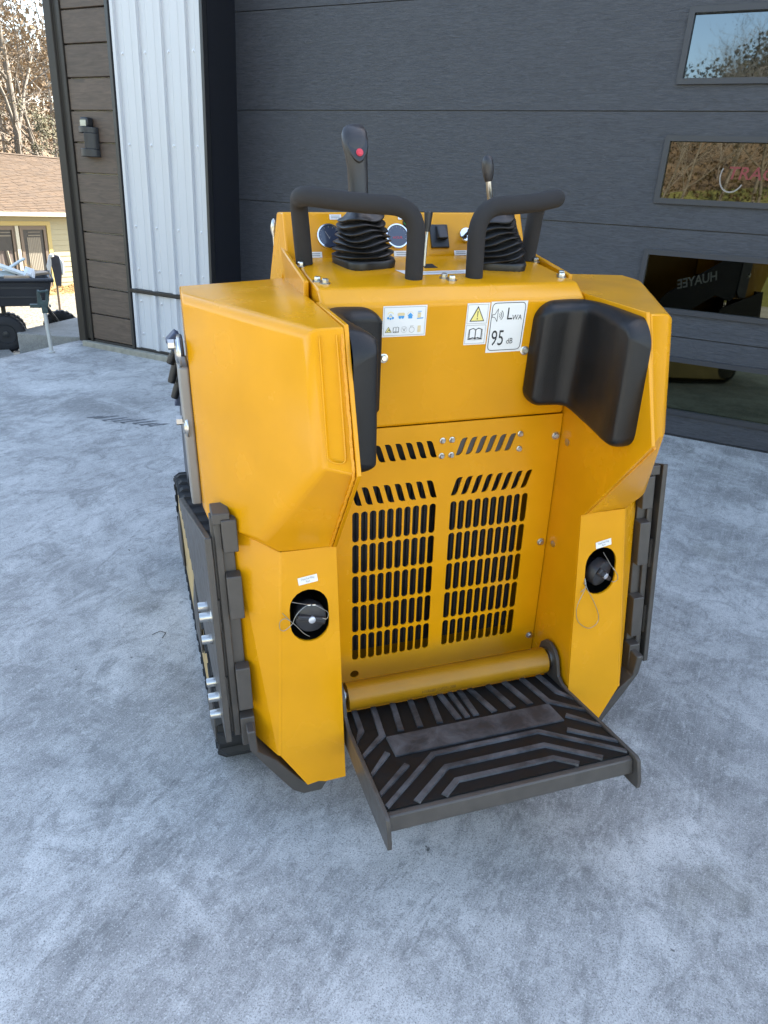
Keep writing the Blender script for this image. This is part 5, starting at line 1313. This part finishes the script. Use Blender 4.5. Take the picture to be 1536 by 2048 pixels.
# the wooded hillside far behind: one mass of trunks and leaves
mb = MB(); lf_ = MB(); rw_ = random.Random(77)
for k in range(230):
    x = -38-rw_.random()**1.3*95; y = 24+(-x-38)*.55+rw_.uniform(-26, 30); z = hz(x, y); H = rw_.uniform(6, 11)
    mb.tube([(x, y, z-.3), (x+rw_.uniform(-.3, .3), y, z+H*.5), (x+rw_.uniform(-.6, .6), y, z+H)], [.14, .09, .02], 4, cap=False)
    for q in range(7):
        a = rw_.uniform(0, 6.28); z1 = z+H*rw_.uniform(.35, .9); l_ = rw_.uniform(1, 2.4); mb.tube([(x, y, z1), (x+math.cos(a)*l_, y+math.sin(a)*l_, z1+l_*.9)], [.05, .012], 3, cap=False)
    for q in range(150):
        p = Vector((x+rw_.gauss(0, 1.4), y+rw_.gauss(0, 1.4), z+H*(.5+rw_.gauss(0, .24)))); u = Vector((rw_.uniform(-1, 1), rw_.uniform(-1, 1), rw_.uniform(-1, 1))).normalized(); v_ = u.orthogonal(); s_ = rw_.uniform(.10, .24)
        lf_.bm.faces.new([lf_.v(p-u*s_), lf_.v(p+v_*s_*.6), lf_.v(p+u*s_), lf_.v(p-v_*s_*.6)])
tag(mb.done('far_trunks', M_BARK2, flat=True), kind='stuff'); tag(lf_.done('far_foliage', M_LEAFB, flat=True, recalc=False), kind='stuff')

# trees on the slope behind the camera, mirrored in the door glass
GT = 'bare trees on the slope across the lot'
t, lv = make_tree(101, 8.0, .55, .12, 420, .04, M_LEAFB, M_BARK2, 4, .03, .25, .5); Wa = put_tree('slope_tree', (-4.4, -29, 0), 'slender bare tree on the slope mirrored in the door windows', GT, t, lv, M_BARK2, M_LEAFB)
t, lv = make_tree(103, 6.6, .6, .10, 500, .04, M_LEAFB, M_BARK, 4, -.05, .2, .5); Wb = put_tree('slope_tree', (-3.0, -31, 0), 'slender bare tree on the slope mirrored in the door windows', GT, t, lv, M_BARK, M_LEAFB)
pos = []
rq = random.Random(15)
for k in range(26):
    pos.append((rq.uniform(-16, 10), -27-rq.random()*12))
Wa.location.z = bz(-4.4, -29)-.1; Wb.location.z = bz(-3, -31)-.1; Wa.scale = (.62, .62, .62); Wb.scale = (.86, .86, .86)
for k, (x, y) in enumerate(pos):
    c = copy_tree(Wa if k % 2 else Wb); s_ = .42+.18*rq.random()+max(0, min(.35, (x+4)*.07)); c.location = (x, y, bz(x, y)-.1); c.rotation_euler.z = rq.uniform(0, 6); c.scale = (s_, s_, s_)
mb = MB(); rw_ = random.Random(21)
for k in range(26000):
    x = rw_.uniform(-26, 26); y = -42-rw_.random()*26; q = rw_.random(); z = bz(x, y)+q*q*2.6*(.6+.4*math.sin(x*1.3+y*.7)); s_ = rw_.uniform(.08, .2)
    u = Vector((rw_.uniform(-1, 1), rw_.uniform(-1, 1), rw_.uniform(-1, 1))).normalized(); v_ = u.orthogonal(); p = Vector((x, y, z))
    mb.bm.faces.new([mb.v(p-u*s_), mb.v(p+v_*s_*.6), mb.v(p+u*s_), mb.v(p-v_*s_*.6)])
tag(mb.done('far_wood', M_LEAFO, flat=True, recalc=False), kind='stuff')
mb = MB(); rw_ = random.Random(5)
for k in range(9000):
    x = rw_.uniform(-24, 18); y = -30-rw_.random()*14; z = bz(x, y)+abs(rw_.gauss(0, .9)); s_ = rw_.uniform(.05, .16)
    u = Vector((rw_.uniform(-1, 1), rw_.uniform(-1, 1), rw_.uniform(-1, 1))).normalized(); v_ = u.orthogonal()
    mb.bm.faces.new([mb.v((x, y, z)), mb.v(Vector((x, y, z))+v_*s_*.6+u*s_*.5), mb.v(Vector((x, y, z))+u*s_*1.5), mb.v(Vector((x, y, z))-v_*s_*.6+u*s_*.5)])
tag(mb.done('underbrush', M_LEAFB, flat=True, recalc=False), kind='stuff')
bpy.context.view_layer.update()
